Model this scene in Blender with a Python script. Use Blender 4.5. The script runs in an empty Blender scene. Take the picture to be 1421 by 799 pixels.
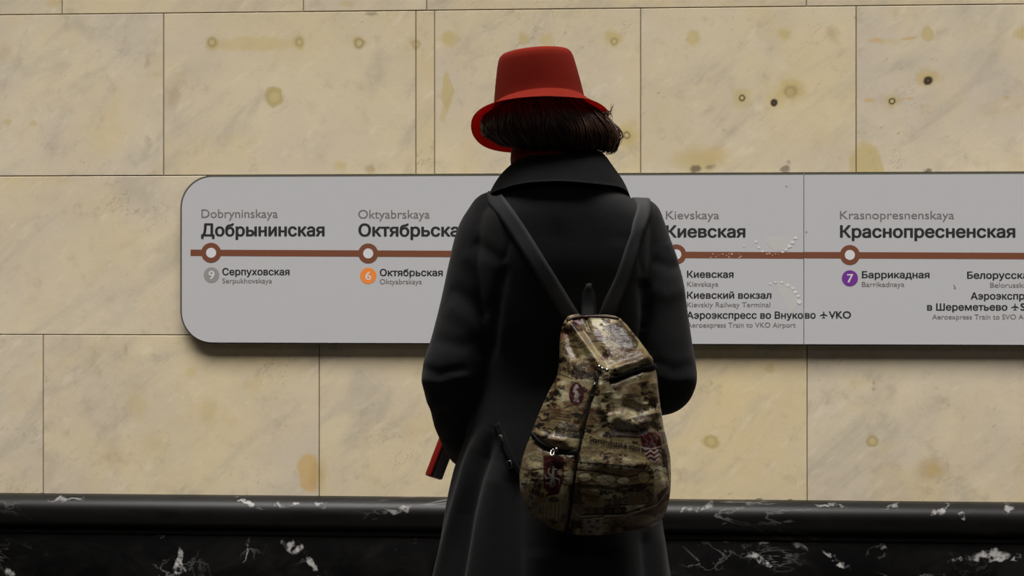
import bpy, bmesh, math, random
import numpy as np
from math import sin, cos, tan, pi, radians, sqrt
from mathutils import Vector, Matrix
from mathutils.bvhtree import BVHTree

random.seed(7); np.random.seed(7)
S = bpy.context.scene
COL = S.collection

# ------------------------------------------------------------------ camera
F = 4140.0                     # focal length in pixels of the 1421 x 799 frame
HY, HX = 376.0, 710.5          # horizon row, centre column
CZ = 1.24
TH = radians(6.9)
D, DW = 6.0, 8.5               # distance to the person, to the wall along the axis
vdir = Vector((-sin(TH), cos(TH), 0)); rdir = Vector((cos(TH), sin(TH), 0))
XO = (770 - HX) / F * D
CAM = -D * vdir - XO * rdir + Vector((0, 0, CZ))
YW = (CAM + DW * vdir).y       # face of the marble wall

cam = bpy.data.objects.new('camera', bpy.data.cameras.new('camera'))
COL.objects.link(cam); S.camera = cam
cam.location = CAM; cam.rotation_euler = (pi / 2, 0, TH)
cam.data.sensor_width = 36; cam.data.lens = 36 * F / 1421
cam.data.shift_y = -(399.5 - HY) / 1421
cam.data.clip_end = 100

# ------------------------------------------------------------------ light
S.view_settings.view_transform = 'Standard'
S.view_settings.look = 'None'
S.view_settings.exposure = 0.0
S.view_settings.gamma = 1
S.view_settings.use_curve_mapping = False
wd = bpy.data.worlds.new('hall_air'); S.world = wd; wd.use_nodes = True
wd.node_tree.nodes['Background'].inputs[0].default_value = (1.0, 0.95, 0.88, 1)
wd.node_tree.nodes['Background'].inputs[1].default_value = 0.007

def area(name, loc, target, sx, sy, power, color, spread=180):
    l = bpy.data.lights.new(name, 'AREA'); l.shape = 'RECTANGLE'
    l.size = sx; l.size_y = sy; l.energy = power; l.color = color
    o = bpy.data.objects.new(name, l); COL.objects.link(o)
    o.location = loc
    o.rotation_euler = (Vector(target) - Vector(loc)).to_track_quat('-Z', 'Y').to_euler()
    l.spread = radians(spread)
    return o
area('ceiling_lamp_row', (0.0, 0.15, 4.9), (0.0, 2.2, -0.6), 9.0, 2.0, 228, (1.0, 0.965, 0.925), 70)
area('far_lamp_row', (0.0, -6.0, 4.9), (0.0, 2.2, 0.6), 9.0, 1.2, 10, (1.0, 0.965, 0.925), 120)

# ------------------------------------------------------------------ helpers
def PP(px, py, d=0.0):         # a pixel at depth offset d -> person space
    k = (D + d) / F
    return Vector(((px - HX) * k - XO, d, CZ - (py - HY) * k))
def unPP(co):                  # person space (n,3) -> pixels
    k = F / (D + co[:, 1])
    return HX + (co[:, 0] + XO) * k, HY - (co[:, 2] - CZ) * k
def WW(px, py, off=0.0):       # a pixel -> point on the wall plane (off: towards the hall)
    d = vdir + rdir * ((px - HX) / F) + Vector((0, 0, (HY - py) / F))
    t = (YW - off - CAM.y) / d.y
    return CAM + d * t
PXW = F / DW

def srgb(r, g, b):
    f = lambda c: (c / 255 / 12.92) if c / 255 <= .04045 else ((c / 255 + .055) / 1.055) ** 2.4
    return (f(r), f(g), f(b), 1)

def newmat(name):
    m = bpy.data.materials.new(name); m.use_nodes = True
    nt = m.node_tree; return m, nt, nt.nodes['Principled BSDF']
def simple(name, col, rough=.6, metal=0., spec=.5, sheen=0., bump=None, var=0.):
    m, nt, b = newmat(name)
    b.inputs['Base Color'].default_value = col
    b.inputs['Roughness'].default_value = rough
    b.inputs['Metallic'].default_value = metal
    b.inputs['Specular IOR Level'].default_value = spec
    b.inputs['Sheen Weight'].default_value = sheen
    b.inputs['Sheen Roughness'].default_value = .5
    if bump or var:
        tc = nt.nodes.new('ShaderNodeTexCoord')
        nz = nt.nodes.new('ShaderNodeTexNoise'); nz.inputs['Scale'].default_value = bump[0] if bump else 60
        nz.inputs['Detail'].default_value = 4
        nt.links.new(tc.outputs['Object'], nz.inputs['Vector'])
        if bump:
            bp = nt.nodes.new('ShaderNodeBump'); bp.inputs['Strength'].default_value = bump[1]
            bp.inputs['Distance'].default_value = bump[2]
            nt.links.new(nz.outputs['Fac'], bp.inputs['Height'])
            nt.links.new(bp.outputs['Normal'], b.inputs['Normal'])
        if var:
            mx = nt.nodes.new('ShaderNodeMix'); mx.data_type = 'RGBA'
            mx.inputs[6].default_value = tuple(c * (1 - var) for c in col[:3]) + (1,)
            mx.inputs[7].default_value = tuple(min(1, c * (1 + var)) for c in col[:3]) + (1,)
            nt.links.new(nz.outputs['Fac'], mx.inputs[0])
            nt.links.new(mx.outputs[2], b.inputs['Base Color'])
    return m

def link(name, me, mat, parent=None, smooth=True):
    o = bpy.data.objects.new(name, me); COL.objects.link(o)
    for m in (mat if isinstance(mat, (list, tuple)) else [mat]): me.materials.append(m)
    if parent: o.parent = parent
    if smooth:
        me.polygons.foreach_set('use_smooth', [True] * len(me.polygons))
    return o
def from_bm(name, bm, mat, parent=None, smooth=True):
    bmesh.ops.recalc_face_normals(bm, faces=bm.faces[:])
    me = bpy.data.meshes.new(name); bm.to_mesh(me); bm.free()
    return link(name, me, mat, parent, smooth)
def from_py(name, v, f, mat, parent=None, smooth=True):
    bm = bmesh.new()
    vs = [bm.verts.new(c) for c in v]
    for q in f:
        try: bm.faces.new([vs[i] for i in q])
        except ValueError: pass
    return from_bm(name, bm, mat, parent, smooth)
def tag(o, label=None, cat=None, group=None, kind=None):
    if label: o['label'] = label
    if cat: o['category'] = cat
    if group: o['group'] = group
    if kind: o['kind'] = kind
    return o
def empty(name, loc=(0, 0, 0), rz=0.0):
    o = bpy.data.objects.new(name, None); COL.objects.link(o)
    o.location = loc; o.rotation_euler = (0, 0, rz); o.empty_display_size = .1
    return o
def hermite(xs, ys, x):
    xs = np.asarray(xs, float); ys = np.asarray(ys, float); x = np.asarray(x, float)
    d = np.diff(ys) / np.diff(xs)
    m = np.empty_like(ys); m[0] = d[0]; m[-1] = d[-1]
    for i in range(1, len(ys) - 1):
        m[i] = 0 if d[i - 1] * d[i] <= 0 else 2 * d[i - 1] * d[i] / (d[i - 1] + d[i])
    i = np.clip(np.searchsorted(xs, x) - 1, 0, len(xs) - 2)
    h = xs[i + 1] - xs[i]; t = np.clip((x - xs[i]) / h, 0, 1)
    return ((1 + 2 * t) * (1 - t) ** 2 * ys[i] + t * (1 - t) ** 2 * h * m[i]
            + t * t * (3 - 2 * t) * ys[i + 1] + t * t * (t - 1) * h * m[i + 1])
def spline(pts, n):
    """Catmull-Rom through 3-D points, n samples"""
    P = np.array([tuple(p) for p in pts], float)
    seg = np.r_[0, np.cumsum(np.maximum(1e-6, np.linalg.norm(np.diff(P, axis=0), axis=1)))]
    u = np.linspace(0, seg[-1], n); out = np.empty((n, P.shape[1]))
    m = np.empty_like(P); m[1:-1] = (P[2:] - P[:-2]) / (seg[2:] - seg[:-2])[:, None]
    m[0] = (P[1] - P[0]) / (seg[1] - seg[0]); m[-1] = (P[-1] - P[-2]) / (seg[-1] - seg[-2])
    i = np.clip(np.searchsorted(seg, u) - 1, 0, len(P) - 2)
    h = (seg[i + 1] - seg[i])[:, None]; t = ((u - seg[i]) / h[:, 0])[:, None]
    return ((1 + 2 * t) * (1 - t) ** 2 * P[i] + t * (1 - t) ** 2 * h * m[i]
            + t * t * (3 - 2 * t) * P[i + 1] + t * t * (t - 1) * h * m[i + 1])
def loft(bm, rings, closed=True, cap=True):
    R = [[bm.verts.new(c) for c in r] for r in rings]
    n = len(R[0])
    for a, b in zip(R, R[1:]):
        for j in range(n if closed else n - 1):
            k = (j + 1) % n
            bm.faces.new((a[j], a[k], b[k], b[j]))
    if cap and closed:
        bm.faces.new(R[0]); bm.faces.new(R[-1])
    return R
def tube(bm, pts, radii, n=10, cap=True, flat=1.0):
    P = [Vector(p) for p in pts]; rings = []
    up = None
    for i, p in enumerate(P):
        t = (P[min(i + 1, len(P) - 1)] - P[max(i - 1, 0)]).normalized()
        if up is None:
            up = Vector((0, 0, 1)) if abs(t.z) < .9 else Vector((0, 1, 0))
        a = (up - t * up.dot(t)).normalized(); b = t.cross(a); up = a
        r = radii[i] if hasattr(radii, '__len__') else radii
        rings.append([p + a * (r * flat * cos(2 * pi * k / n)) + b * (r * sin(2 * pi * k / n)) for k in range(n)])
    return loft(bm, rings, True, cap)
def ball(bm, c, rx, ry=None, rz=None, M=None, seg=16):
    ry = rx if ry is None else ry; rz = rx if rz is None else rz
    T = Matrix.Translation(c) @ (M.to_4x4() if M else Matrix.Identity(4)) @ Matrix.Diagonal((rx, ry, rz, 1))
    bmesh.ops.create_uvsphere(bm, u_segments=seg, v_segments=seg // 2 + 2, radius=1, matrix=T)
def capsule(bm, p0, p1, r0, r1, seg=12):
    p0, p1 = Vector(p0), Vector(p1)
    ball(bm, p0, r0, seg=seg); ball(bm, p1, r1, seg=seg)
    if (p1 - p0).length > 1e-5: tube(bm, [p0, p1], [r0, r1], seg)
def remesh(bm, voxel, smooth=4, fac=.5):
    bmesh.ops.recalc_face_normals(bm, faces=bm.faces[:])
    me = bpy.data.meshes.new('tmp'); bm.to_mesh(me); bm.free()
    o = bpy.data.objects.new('tmp', me); COL.objects.link(o)
    r = o.modifiers.new('r', 'REMESH'); r.mode = 'VOXEL'; r.voxel_size = voxel; r.use_smooth_shade = True
    if smooth:
        s = o.modifiers.new('s', 'SMOOTH'); s.factor = fac; s.iterations = smooth
    dg = bpy.context.evaluated_depsgraph_get(); dg.update()
    out = bpy.data.meshes.new_from_object(o.evaluated_get(dg))
    bpy.data.objects.remove(o); bpy.data.meshes.remove(me)
    return out
def get_co(me):
    a = np.empty(len(me.vertices) * 3); me.vertices.foreach_get('co', a); return a.reshape(-1, 3)
def get_no(me):
    a = np.empty(len(me.vertices) * 3); me.vertices.foreach_get('normal', a); return a.reshape(-1, 3)
def set_co(me, co):
    me.vertices.foreach_set('co', co.reshape(-1)); me.update()
def segdist(px, py, poly):
    """distance to a polyline and position along it 0..1"""
    best = np.full(px.shape, 1e9); along = np.zeros(px.shape)
    L = [0.]
    for a, b in zip(poly, poly[1:]): L.append(L[-1] + math.hypot(b[0] - a[0], b[1] - a[1]))
    for i, (a, b) in enumerate(zip(poly, poly[1:])):
        dx, dy = b[0] - a[0], b[1] - a[1]; l2 = dx * dx + dy * dy + 1e-9
        t = np.clip(((px - a[0]) * dx + (py - a[1]) * dy) / l2, 0, 1)
        d = np.hypot(px - a[0] - t * dx, py - a[1] - t * dy)
        m = d < best
        best = np.where(m, d, best); along = np.where(m, (L[i] + t * (L[i + 1] - L[i])) / L[-1], along)
    return best, along
def sculpt(me, strokes, soft_w=1.0, soft_a=1.0):
    """push the surface in or out along strokes: (polyline px, width px, amount m)"""
    co, no = get_co(me), get_no(me); px, py = unPP(co)
    face = np.clip(-no[:, 1] * 2.2 + .25, 0, 1)
    amt = np.zeros(len(co))
    strokes = [(p, w * soft_w, a * soft_a) for p, w, a in strokes]
    for poly, w, a in strokes:
        d, t = segdist(px, py, poly)
        amt += a * np.exp(-(d / w) ** 2) * np.clip(np.minimum(t, 1 - t) * 7 + .15, 0, 1)
    co += no * (amt * face)[:, None]
    set_co(me, co)
def bvh_of(me):
    co = get_co(me)
    return BVHTree.FromPolygons([tuple(c) for c in co], [tuple(p.vertices) for p in me.polygons])
LCAM = Vector((-XO, -D, CZ))   # the camera in person space
def hit(bvh, px, py):
    d = (PP(px, py, 0) - LCAM).normalized()
    r = bvh.ray_cast(LCAM, d, 20)
    return (r[0], r[1]) if r[0] is not None else (None, None)

# ================================================================== THE SETTING
# ---- marble wall material
def wall_material():
    m, nt, b = newmat('cream_marble'); N = nt.nodes.new; L = nt.links.new
    def val(node, k, v): node.inputs[k].default_value = v
    geo = N('ShaderNodeNewGeometry')
    at = N('ShaderNodeAttribute'); at.attribute_name = 'slab'
    sep = N('ShaderNodeSeparateColor'); L(at.outputs['Color'], sep.inputs[0])
    off = N('ShaderNodeVectorMath'); off.operation = 'SCALE'; L(at.outputs['Color'], off.inputs[0]); val(off, 'Scale', 7.0)
    # offset of the pattern by slab
    co = N('ShaderNodeVectorMath'); co.operation = 'ADD'; L(geo.outputs['Position'], co.inputs[0]); L(off.outputs[0], co.inputs[1])
    def noise(scale, detail=5, rough=.55, vec=None, dist=0.):
        n = N('ShaderNodeTexNoise'); val(n, 'Scale', scale); val(n, 'Detail', detail); val(n, 'Roughness', rough); val(n, 'Distortion', dist)
        L(vec or co.outputs[0], n.inputs['Vector']); return n.outputs['Fac']
    def ramp(x, a, c, lo=0., hi=1.):
        r = N('ShaderNodeMapRange'); r.interpolation_type = 'SMOOTHSTEP'
        L(x, r.inputs[0]); val(r, 1, a); val(r, 2, c); val(r, 3, lo); val(r, 4, hi); return r.outputs[0]
    def mul(a, c):
        n = N('ShaderNodeMath'); n.operation = 'MULTIPLY'
        for i, k in ((0, a), (1, c)):
            if isinstance(k, (int, float)): val(n, i, k)
            else: L(k, n.inputs[i])
        return n.outputs[0]
    def mix(a, c, f, mode='MIX'):
        n = N('ShaderNodeMix'); n.data_type = 'RGBA'; n.blend_type = mode
        for i, k in ((6, a), (7, c)):
            if isinstance(k, tuple): val(n, i, k)
            else: L(k, n.inputs[i])
        if isinstance(f, (int, float)): val(n, 0, f)
        else: L(f, n.inputs[0])
        return n.outputs[2]
    rt0 = N('ShaderNodeMapping'); L(co.outputs[0], rt0.inputs[0]); val(rt0, 'Rotation', (0, radians(40), 0))
    rot = N('ShaderNodeMapping'); L(rt0.outputs[0], rot.inputs[0]); val(rot, 'Scale', (1.0, 1.0, 2.6))
    grey, cream, yel = srgb(174, 163, 146), srgb(186, 174, 149), srgb(186, 169, 130)
    c = mix(grey, cream, ramp(noise(3.0, 6, .6), .35, .65))
    tint = N('ShaderNodeMath'); tint.operation = 'ADD'; tint.use_clamp = True
    L(sep.outputs[0], tint.inputs[0]); L(ramp(noise(2.1, 4), .35, .7, -.25, .25), tint.inputs[1])
    c = mix(c, yel, tint.outputs[0])
    # grey diagonal clouds
    c = mix(c, srgb(157, 148, 132), mul(ramp(noise(3.0, 7, .65, rot.outputs[0], .6), .47, .72), .75))
    c = mix(c, srgb(182, 164, 122), mul(ramp(noise(5.5, 6, .65, None, .4), .52, .74), .5))
    # fine grain, small grey specks
    c = mix(c, srgb(120, 108, 90), mul(ramp(noise(34, 5, .6, rot.outputs[0]), .63, .74), mul(ramp(noise(5, 3), .48, .62), .5)))
    c = mix(c, srgb(136, 125, 108), mul(ramp(noise(16, 7, .7), .52, .78), .45))
    c = mix(c, srgb(200, 190, 170), mul(ramp(noise(13, 5, .6, rot.outputs[0]), .56, .75), .35))
    # thin veins
    vn = noise(4.2, 6, .6, rot.outputs[0], .3)
    ab = N('ShaderNodeMath'); ab.operation = 'SUBTRACT'; L(vn, ab.inputs[0]); val(ab, 1, .5)
    ab2 = N('ShaderNodeMath'); ab2.operation = 'ABSOLUTE'; L(ab.outputs[0], ab2.inputs[0])
    c = mix(c, srgb(128, 114, 92), mul(ramp(ab2.outputs[0], .006, .0, 0, 1), mul(ramp(noise(3.4, 2), .52, .66), .55)))
    # stains, plugs and holes left in the stone: (px, py, rx, ry, colour, softness, strength)
    dn = N('ShaderNodeTexNoise'); val(dn, 'Scale', 26); val(dn, 'Detail', 4); L(geo.outputs['Position'], dn.inputs['Vector'])
    d1 = N('ShaderNodeVectorMath'); d1.operation = 'SUBTRACT'; L(dn.outputs['Color'], d1.inputs[0]); val(d1, 1, (.5, .5, .5))
    d2 = N('ShaderNodeVectorMath'); d2.operation = 'SCALE'; L(d1.outputs[0], d2.inputs[0]); val(d2, 'Scale', .034)
    pd = N('ShaderNodeVectorMath'); pd.operation = 'ADD'; L(geo.outputs['Position'], pd.inputs[0]); L(d2.outputs[0], pd.inputs[1])
    Y, O, B, K = srgb(166, 148, 92), srgb(174, 142, 80), srgb(146, 122, 80), srgb(58, 48, 34)
    H = srgb(172, 154, 104)
    SP = [
     (381,134,13,15,Y,.12,.85),(350,60,62,11,H,.35,.55),(294,58,11,10,Y,.4,.7),(415,58,10,10,Y,.4,.7),(498,60,11,10,Y,.4,.75),
     (577,62,9,9,Y,.4,.7),(622,53,14,11,Y,.6,.75),(620,128,8,26,Y,.15,.75),(616,155,6,14,Y,.3,.5),(727,53,8,9,Y,.4,.7),(758,56,11,9,H,.6,.7),
     (851,53,13,11,Y,.6,.8),(871,187,17,17,Y,.7,.8),(963,51,11,12,Y,.4,.7),(1088,48,10,9,Y,.7,.7),(1155,47,9,9,B,.8,.5),
     (1029,135,15,13,Y,.7,.75),(1097,125,22,17,Y,.6,.8),(1097,127,12,9,B,.4,.4),(1075,140,16,12,H,.8,.6),
     (972,222,38,18,Y,.7,.75),(990,212,16,12,O,.9,.3),(965,234,9,4,K,.5,.8),(986,231,7,4,K,.7,.55),(1090,235,7,4,K,.5,.7),(1094,226,3,4,K,.6,.4),
     (1287,47,10,11,Y,.2,.75),(1262,53,10,2.5,O,.5,.8),(1216,58,12,4,O,.7,.6),(1240,56,22,4,H,.8,.4),
     (1287,107,17,13,Y,.7,.85),(1238,139,11,10,Y,.7,.85),(1208,138,9,2.5,O,.7,.7),(1258,137,8,2.5,O,.7,.6),(1397,136,5,2.5,O,.7,.6),
     (1202,238,25,40,Y,.14,.75),(1418,45,11,11,Y,.6,.75),(1290,236,6,4,K,.6,.8),
     (429,655,16,30,O,.22,.8),(440,660,12,22,B,.5,.35),(448,655,8,26,Y,.8,.35),
     (987,612,12,11,Y,.35,.75),(1210,612,9,10,Y,.25,.75),(1293,652,22,17,B,.8,.6),(1296,652,9,8,Y,.5,.6),(1068,511,7,7,Y,.4,.6),
     (1212,531,3,3,B,.5,.7),(1212,540,3,3,B,.5,.6),(985,530,3,3,B,.5,.5),(1186,530,14,10,H,.8,.3),
     (190,563,15,22,Y,.8,.4),(291,572,12,20,Y,.8,.45),(266,515,9,10,Y,.8,.4),(157,632,16,22,B,.9,.3),(353,535,14,12,Y,.8,.35),(215,620,20,18,H,.9,.35),
     (10,170,6,6,Y,.7,.6),(45,171,7,5,Y,.7,.6),(8,75,12,14,B,.9,.3),(472,232,9,9,Y,.7,.6),(513,236,7,6,B,.7,.6),(75,6,12,6,Y,.7,.6),
     (515,21,10,3,K,.7,.5),(480,6,14,5,Y,.8,.5),(242,135,8,16,B,.8,.35),(1185,490,60,14,B,.9,.25),(175,484,4,9,B,.6,.4),
     (205,195,5,8,K,.9,.3),(205,85,5,9,K,.9,.25),(132,690,5,3,K,.4,.8),(360,692,4,3,K,.4,.7),(58,688,4,3,K,.4,.8),(1053,693,6,3,K,.5,.8),(1097,694,3,2,K,.5,.8),
    ]
    for (px, py, rx, ry, colr, soft, st) in SP:
        w = WW(px, py); rx /= PXW; ry /= PXW
        ma = N('ShaderNodeVectorMath'); ma.operation = 'MULTIPLY_ADD'; L(pd.outputs[0], ma.inputs[0])
        val(ma, 1, (1 / rx, 0, 1 / ry)); val(ma, 2, (-w.x / rx, 0, -w.z / ry))
        ln = N('ShaderNodeVectorMath'); ln.operation = 'LENGTH'; L(ma.outputs[0], ln.inputs[0])
        c = mix(c, colr, ramp(ln.outputs['Value'], 1 + soft * .6, 1 - soft, 0, st * .85))
    d3 = N('ShaderNodeVectorMath'); d3.operation = 'SCALE'; L(d1.outputs[0], d3.inputs[0]); val(d3, 'Scale', .010)
    pd2 = N('ShaderNodeVectorMath'); pd2.operation = 'ADD'; L(geo.outputs['Position'], pd2.inputs[0]); L(d3.outputs[0], pd2.inputs[1])
    # plug rings / drill holes
    RG = [(294,58,6.5,.3),(415,58,6,.25),(498,60,7,.35),(577,62,6,.2),(852,57,5,.35),(870,187,5,.65),(1030,136,4.5,.9),(1074,142,5,1.),(1288,112,6,1.),(1238,140,4.5,.9),
          (381,135,13,.15),(987,612,9,.2),(1210,612,8,.25),(1097,128,9,.2)]
    for (px, py, r, st) in RG:
        w = WW(px, py); r /= PXW
        ma = N('ShaderNodeVectorMath'); ma.operation = 'MULTIPLY_ADD'; L(pd2.outputs[0], ma.inputs[0])
        val(ma, 1, (1 / r, 0, 1 / r)); val(ma, 2, (-w.x / r, 0, -w.z / r))
        ln = N('ShaderNodeVectorMath'); ln.operation = 'LENGTH'; L(ma.outputs[0], ln.inputs[0])
        up = ramp(ln.outputs['Value'], 1.35, .75); dnn = ramp(ln.outputs['Value'], .35 if st < .95 else -.4, .75 if st < .95 else .3)
        c = mix(c, K, mul(mul(up, dnn), st))
    L(c, b.inputs['Base Color'])
    L(ramp(noise(9, 4), .3, .7, .38, .6), b.inputs['Roughness'])
    val(b, 'Specular IOR Level', .3)
    bp = N('ShaderNodeBump'); val(bp, 'Strength', .25); val(bp, 'Distance', .004)
    L(noise(22, 6, .6), bp.inputs['Height']); L(bp.outputs[0], b.inputs['Normal'])
    return m
M_WALL = wall_material()
M_GROUT = simple('dark_joint', srgb(112, 98, 74), .95)

def black_marble(name, veins, stretch, rough, spec):
    m, nt, b = newmat(name); N = nt.nodes.new; L = nt.links.new
    geo = N('ShaderNodeNewGeometry')
    mp = N('ShaderNodeMapping'); L(geo.outputs['Position'], mp.inputs[0])
    mp.inputs['Scale'].default_value = stretch; mp.inputs['Rotation'].default_value = (0, radians(14), 0)
    def noise(s, d, r, dist=0., vec=None):
        n = N('ShaderNodeTexNoise'); L(vec or mp.outputs[0], n.inputs['Vector'])
        for k, v in (('Scale', s), ('Detail', d), ('Roughness', r), ('Distortion', dist)): n.inputs[k].default_value = v
        return n.outputs['Fac']
    def ramp(x, a, c, lo=0., hi=1.):
        r = N('ShaderNodeMapRange'); r.interpolation_type = 'SMOOTHSTEP'; L(x, r.inputs[0])
        for i, v in zip((1, 2, 3, 4), (a, c, lo, hi)): r.inputs[i].default_value = v
        return r.outputs[0]
    def mul(a, c):
        n = N('ShaderNodeMath'); n.operation = 'MULTIPLY'
        for i, k in ((0, a), (1, c)):
            if isinstance(k, (int, float)): n.inputs[i].default_value = k
            else: L(k, n.inputs[i])
        return n.outputs[0]
    def mix(a, c, f):
        n = N('ShaderNodeMix'); n.data_type = 'RGBA'
        for i, k in ((6, a), (7, c), (0, f)):
            if isinstance(k, (tuple, float)): n.inputs[i].default_value = k
            else: L(k, n.inputs[i])
        return n.outputs[2]
    c = mix((.0012, .0011, .0011, 1), (.005, .0048, .0046, 1), ramp(noise(5, 6, .6, .8), .4, .7))
    def vein(s, w, msk, col, c):
        n = noise(s, 5, .6, 1.2)
        a = N('ShaderNodeMath'); a.operation = 'SUBTRACT'; L(n, a.inputs[0]); a.inputs[1].default_value = .5
        a2 = N('ShaderNodeMath'); a2.operation = 'ABSOLUTE'; L(a.outputs[0], a2.inputs[0])
        return mix(c, col, mul(ramp(a2.outputs[0], w, 0), msk))
    c = vein(3.5, .018, mul(ramp(noise(2.6, 3, .5), .52, .68), .5), (.16, .155, .145, 1), c)
    c = mix(c, (.13, .125, .12, 1), mul(ramp(noise(30, 5, .65, .4), .66, .76), mul(ramp(noise(4, 3, .5), .5, .62), .7)))
    # the large white veins where they lie
    gn = N('ShaderNodeTexNoise'); L(geo.outputs['Position'], gn.inputs['Vector'])
    gn.inputs['Scale'].default_value = 30; gn.inputs['Detail'].default_value = 5
    d1 = N('ShaderNodeVectorMath'); d1.operation = 'SUBTRACT'; L(gn.outputs['Color'], d1.inputs[0]); d1.inputs[1].default_value = (.5, .5, .5)
    d2 = N('ShaderNodeVectorMath'); d2.operation = 'SCALE'; L(d1.outputs[0], d2.inputs[0]); d2.inputs['Scale'].default_value = .05
    pd = N('ShaderNodeVectorMath'); pd.operation = 'ADD'; L(geo.outputs['Position'], pd.inputs[0]); L(d2.outputs[0], pd.inputs[1])
    gx = N('ShaderNodeTexNoise'); L(geo.outputs['Position'], gx.inputs['Vector']); gx.inputs['Scale'].default_value = 55; gx.inputs['Detail'].default_value = 4
    tex = ramp(gx.outputs['Fac'], .38, .6)
    for (px, py, rx, ry, ang, st) in veins:
        w = WW(px, py, .03); rx /= PXW; ry /= PXW; a = radians(ang)
        sub = N('ShaderNodeVectorMath'); sub.operation = 'SUBTRACT'; L(pd.outputs[0], sub.inputs[0]); sub.inputs[1].default_value = (w.x, 0, w.z)
        q = []
        for ax, rr in (((cos(a), 0, sin(a)), rx), ((-sin(a), 0, cos(a)), ry)):
            dt = N('ShaderNodeVectorMath'); dt.operation = 'DOT_PRODUCT'; L(sub.outputs[0], dt.inputs[0])
            dt.inputs[1].default_value = tuple(k / rr for k in ax)
            q.append(mul(dt.outputs['Value'], dt.outputs['Value']))
        ad = N('ShaderNodeMath'); ad.operation = 'ADD'; L(q[0], ad.inputs[0]); L(q[1], ad.inputs[1])
        c = mix(c, (.30, .29, .28, 1), mul(ramp(ad.outputs[0], 1.3, .3, 0, st), tex))
    L(c, b.inputs['Base Color'])
    b.inputs['Roughness'].default_value = rough; b.inputs['Specular IOR Level'].default_value = spec
    return m
M_PLINTH = black_marble('black_marble_plinth', [
    (405,757,9,16,80,.9),(434,786,18,5,-60,.7),(249,778,5,16,10,.7),(248,790,8,8,0,.7),(222,744,6,3,0,.6),(343,760,20,2.5,80,.5),
    (12,793,7,7,0,.7),(1056,776,20,6,-32,.85),(1112,757,16,4,-35,.45),(1160,776,22,5,-35,.8),(1222,757,10,4,-20,.7),(1375,772,26,7,8,.95),
    (1335,776,12,3,15,.8),(1412,774,9,4,20,.8),(1062,754,8,3,0,.5),(1265,745,8,3,-20,.5)], (1.0, 1.0, 1.6), .45, .03)
M_MOULD = black_marble('black_marble_moulding', [
    (348,697,22,2.5,-16,.8),(400,700,20,2.5,6,.8),(95,692,24,2,0,.5),(445,698,12,3,-10,.6),(556,706,16,4,10,.5),(952,707,8,4,35,.8),
    (975,703,16,5,30,.5),(1305,708,14,4,30,.7),(1335,714,6,3,10,.7),(1235,704,12,3,15,.5),(1400,706,10,4,30,.6),(1150,702,26,2,0,.5)], (.55, 1., 1.6), .42, .22)

# ---- slabs
def build_wall():
    bm = bmesh.new(); lay = bm.loops.layers.float_color.new('slab')
    z = [WW(120, y).z for y in (19.5, 244, 464.5)]
    zb = WW(700, 690).z - .01; h = z[1] - z[2]
    rows = [(z[0] + h, z[0] + 2 * h, [-2600, -900, -300, 330, 900, 1500, 2600, 4000], {}),
            (z[0], z[0] + h, [-2600, -700, -250, 86, 421, 592, 1119, 1480, 2200, 4000], {2: .35, 3: .35, 4: .2, 5: .4, 6: .35}),
            (z[1], z[0], [-2600, -600, -120, 227, 577, 603, 889, 1188, 1560, 2200, 4000], {2: .05, 3: .38, 4: .5, 5: .3, 6: .25, 7: .05}),
            (z[2], z[1], [-2600, -700, -130, 340, 700, 1080, 1500, 2200, 4000], {2: .25, 3: .2}),
            (zb, z[2], [-2600, -700, -260, 60, 443, 790, 1120, 1530, 2200, 4000], {2: .18, 3: .3, 4: .3, 5: .7, 6: .12})]
    g, dp = .0011, .012
    rnd = random.Random(3)
    for z0, z1, xs, tints in rows:
        for i, (a, c) in enumerate(zip(xs, xs[1:])):
            zm = (z0 + z1) / 2; py = HY - (zm - CZ) * PXW
            x0, x1 = WW(a, py).x + g, WW(c, py).x - g
            lip = rnd.uniform(-.0008, .0008); e = .0014
            y = YW + lip
            v = [(x0, y + dp, z0 + g), (x1, y + dp, z0 + g), (x1, y + dp, z1 - g), (x0, y + dp, z1 - g),
                 (x0, y + e, z0 + g), (x1, y + e, z0 + g), (x1, y + e, z1 - g), (x0, y + e, z1 - g),
                 (x0 + e, y, z0 + g + e), (x1 - e, y, z0 + g + e), (x1 - e, y, z1 - g - e), (x0 + e, y, z1 - g - e)]
            vs = [bm.verts.new(k) for k in v]; fs = [bm.faces.new([vs[8], vs[9], vs[10], vs[11]])]
            for k in range(4):
                l = (k + 1) % 4
                fs.append(bm.faces.new([vs[4 + k], vs[4 + l], vs[8 + l], vs[8 + k]]))
                fs.append(bm.faces.new([vs[k], vs[l], vs[4 + l], vs[4 + k]]))
            col = (tints.get(i, rnd.uniform(.05, .5)), rnd.random(), rnd.random(), 1)
            for f in fs:
                for lp in f.loops: lp[lay] = col
    X0, X1 = WW(-2600, 400).x, WW(4000, 400).x
    # the backing the joints show
    q = [bm.verts.new(k) for k in ((X0, YW + .0055, 0), (X1, YW + .0055, 0), (X1, YW + .0055, rows[0][1]), (X0, YW + .0055, rows[0][1]))]
    f = bm.faces.new(q); f.material_index = 1
    q = [bm.verts.new(k) for k in ((X0, YW + .15, 0), (X1, YW + .15, 0), (X1, YW + .15, rows[0][1]), (X0, YW + .15, rows[0][1]))]
    f = bm.faces.new(q[::-1]); f.material_index = 1
    o = from_bm('wall_back', bm, [M_WALL, M_GROUT], None, False)
    tag(o, 'cream marble slab wall behind the route sign', None, None, 'structure')
    return X0, X1
WX0, WX1 = build_wall()

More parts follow.
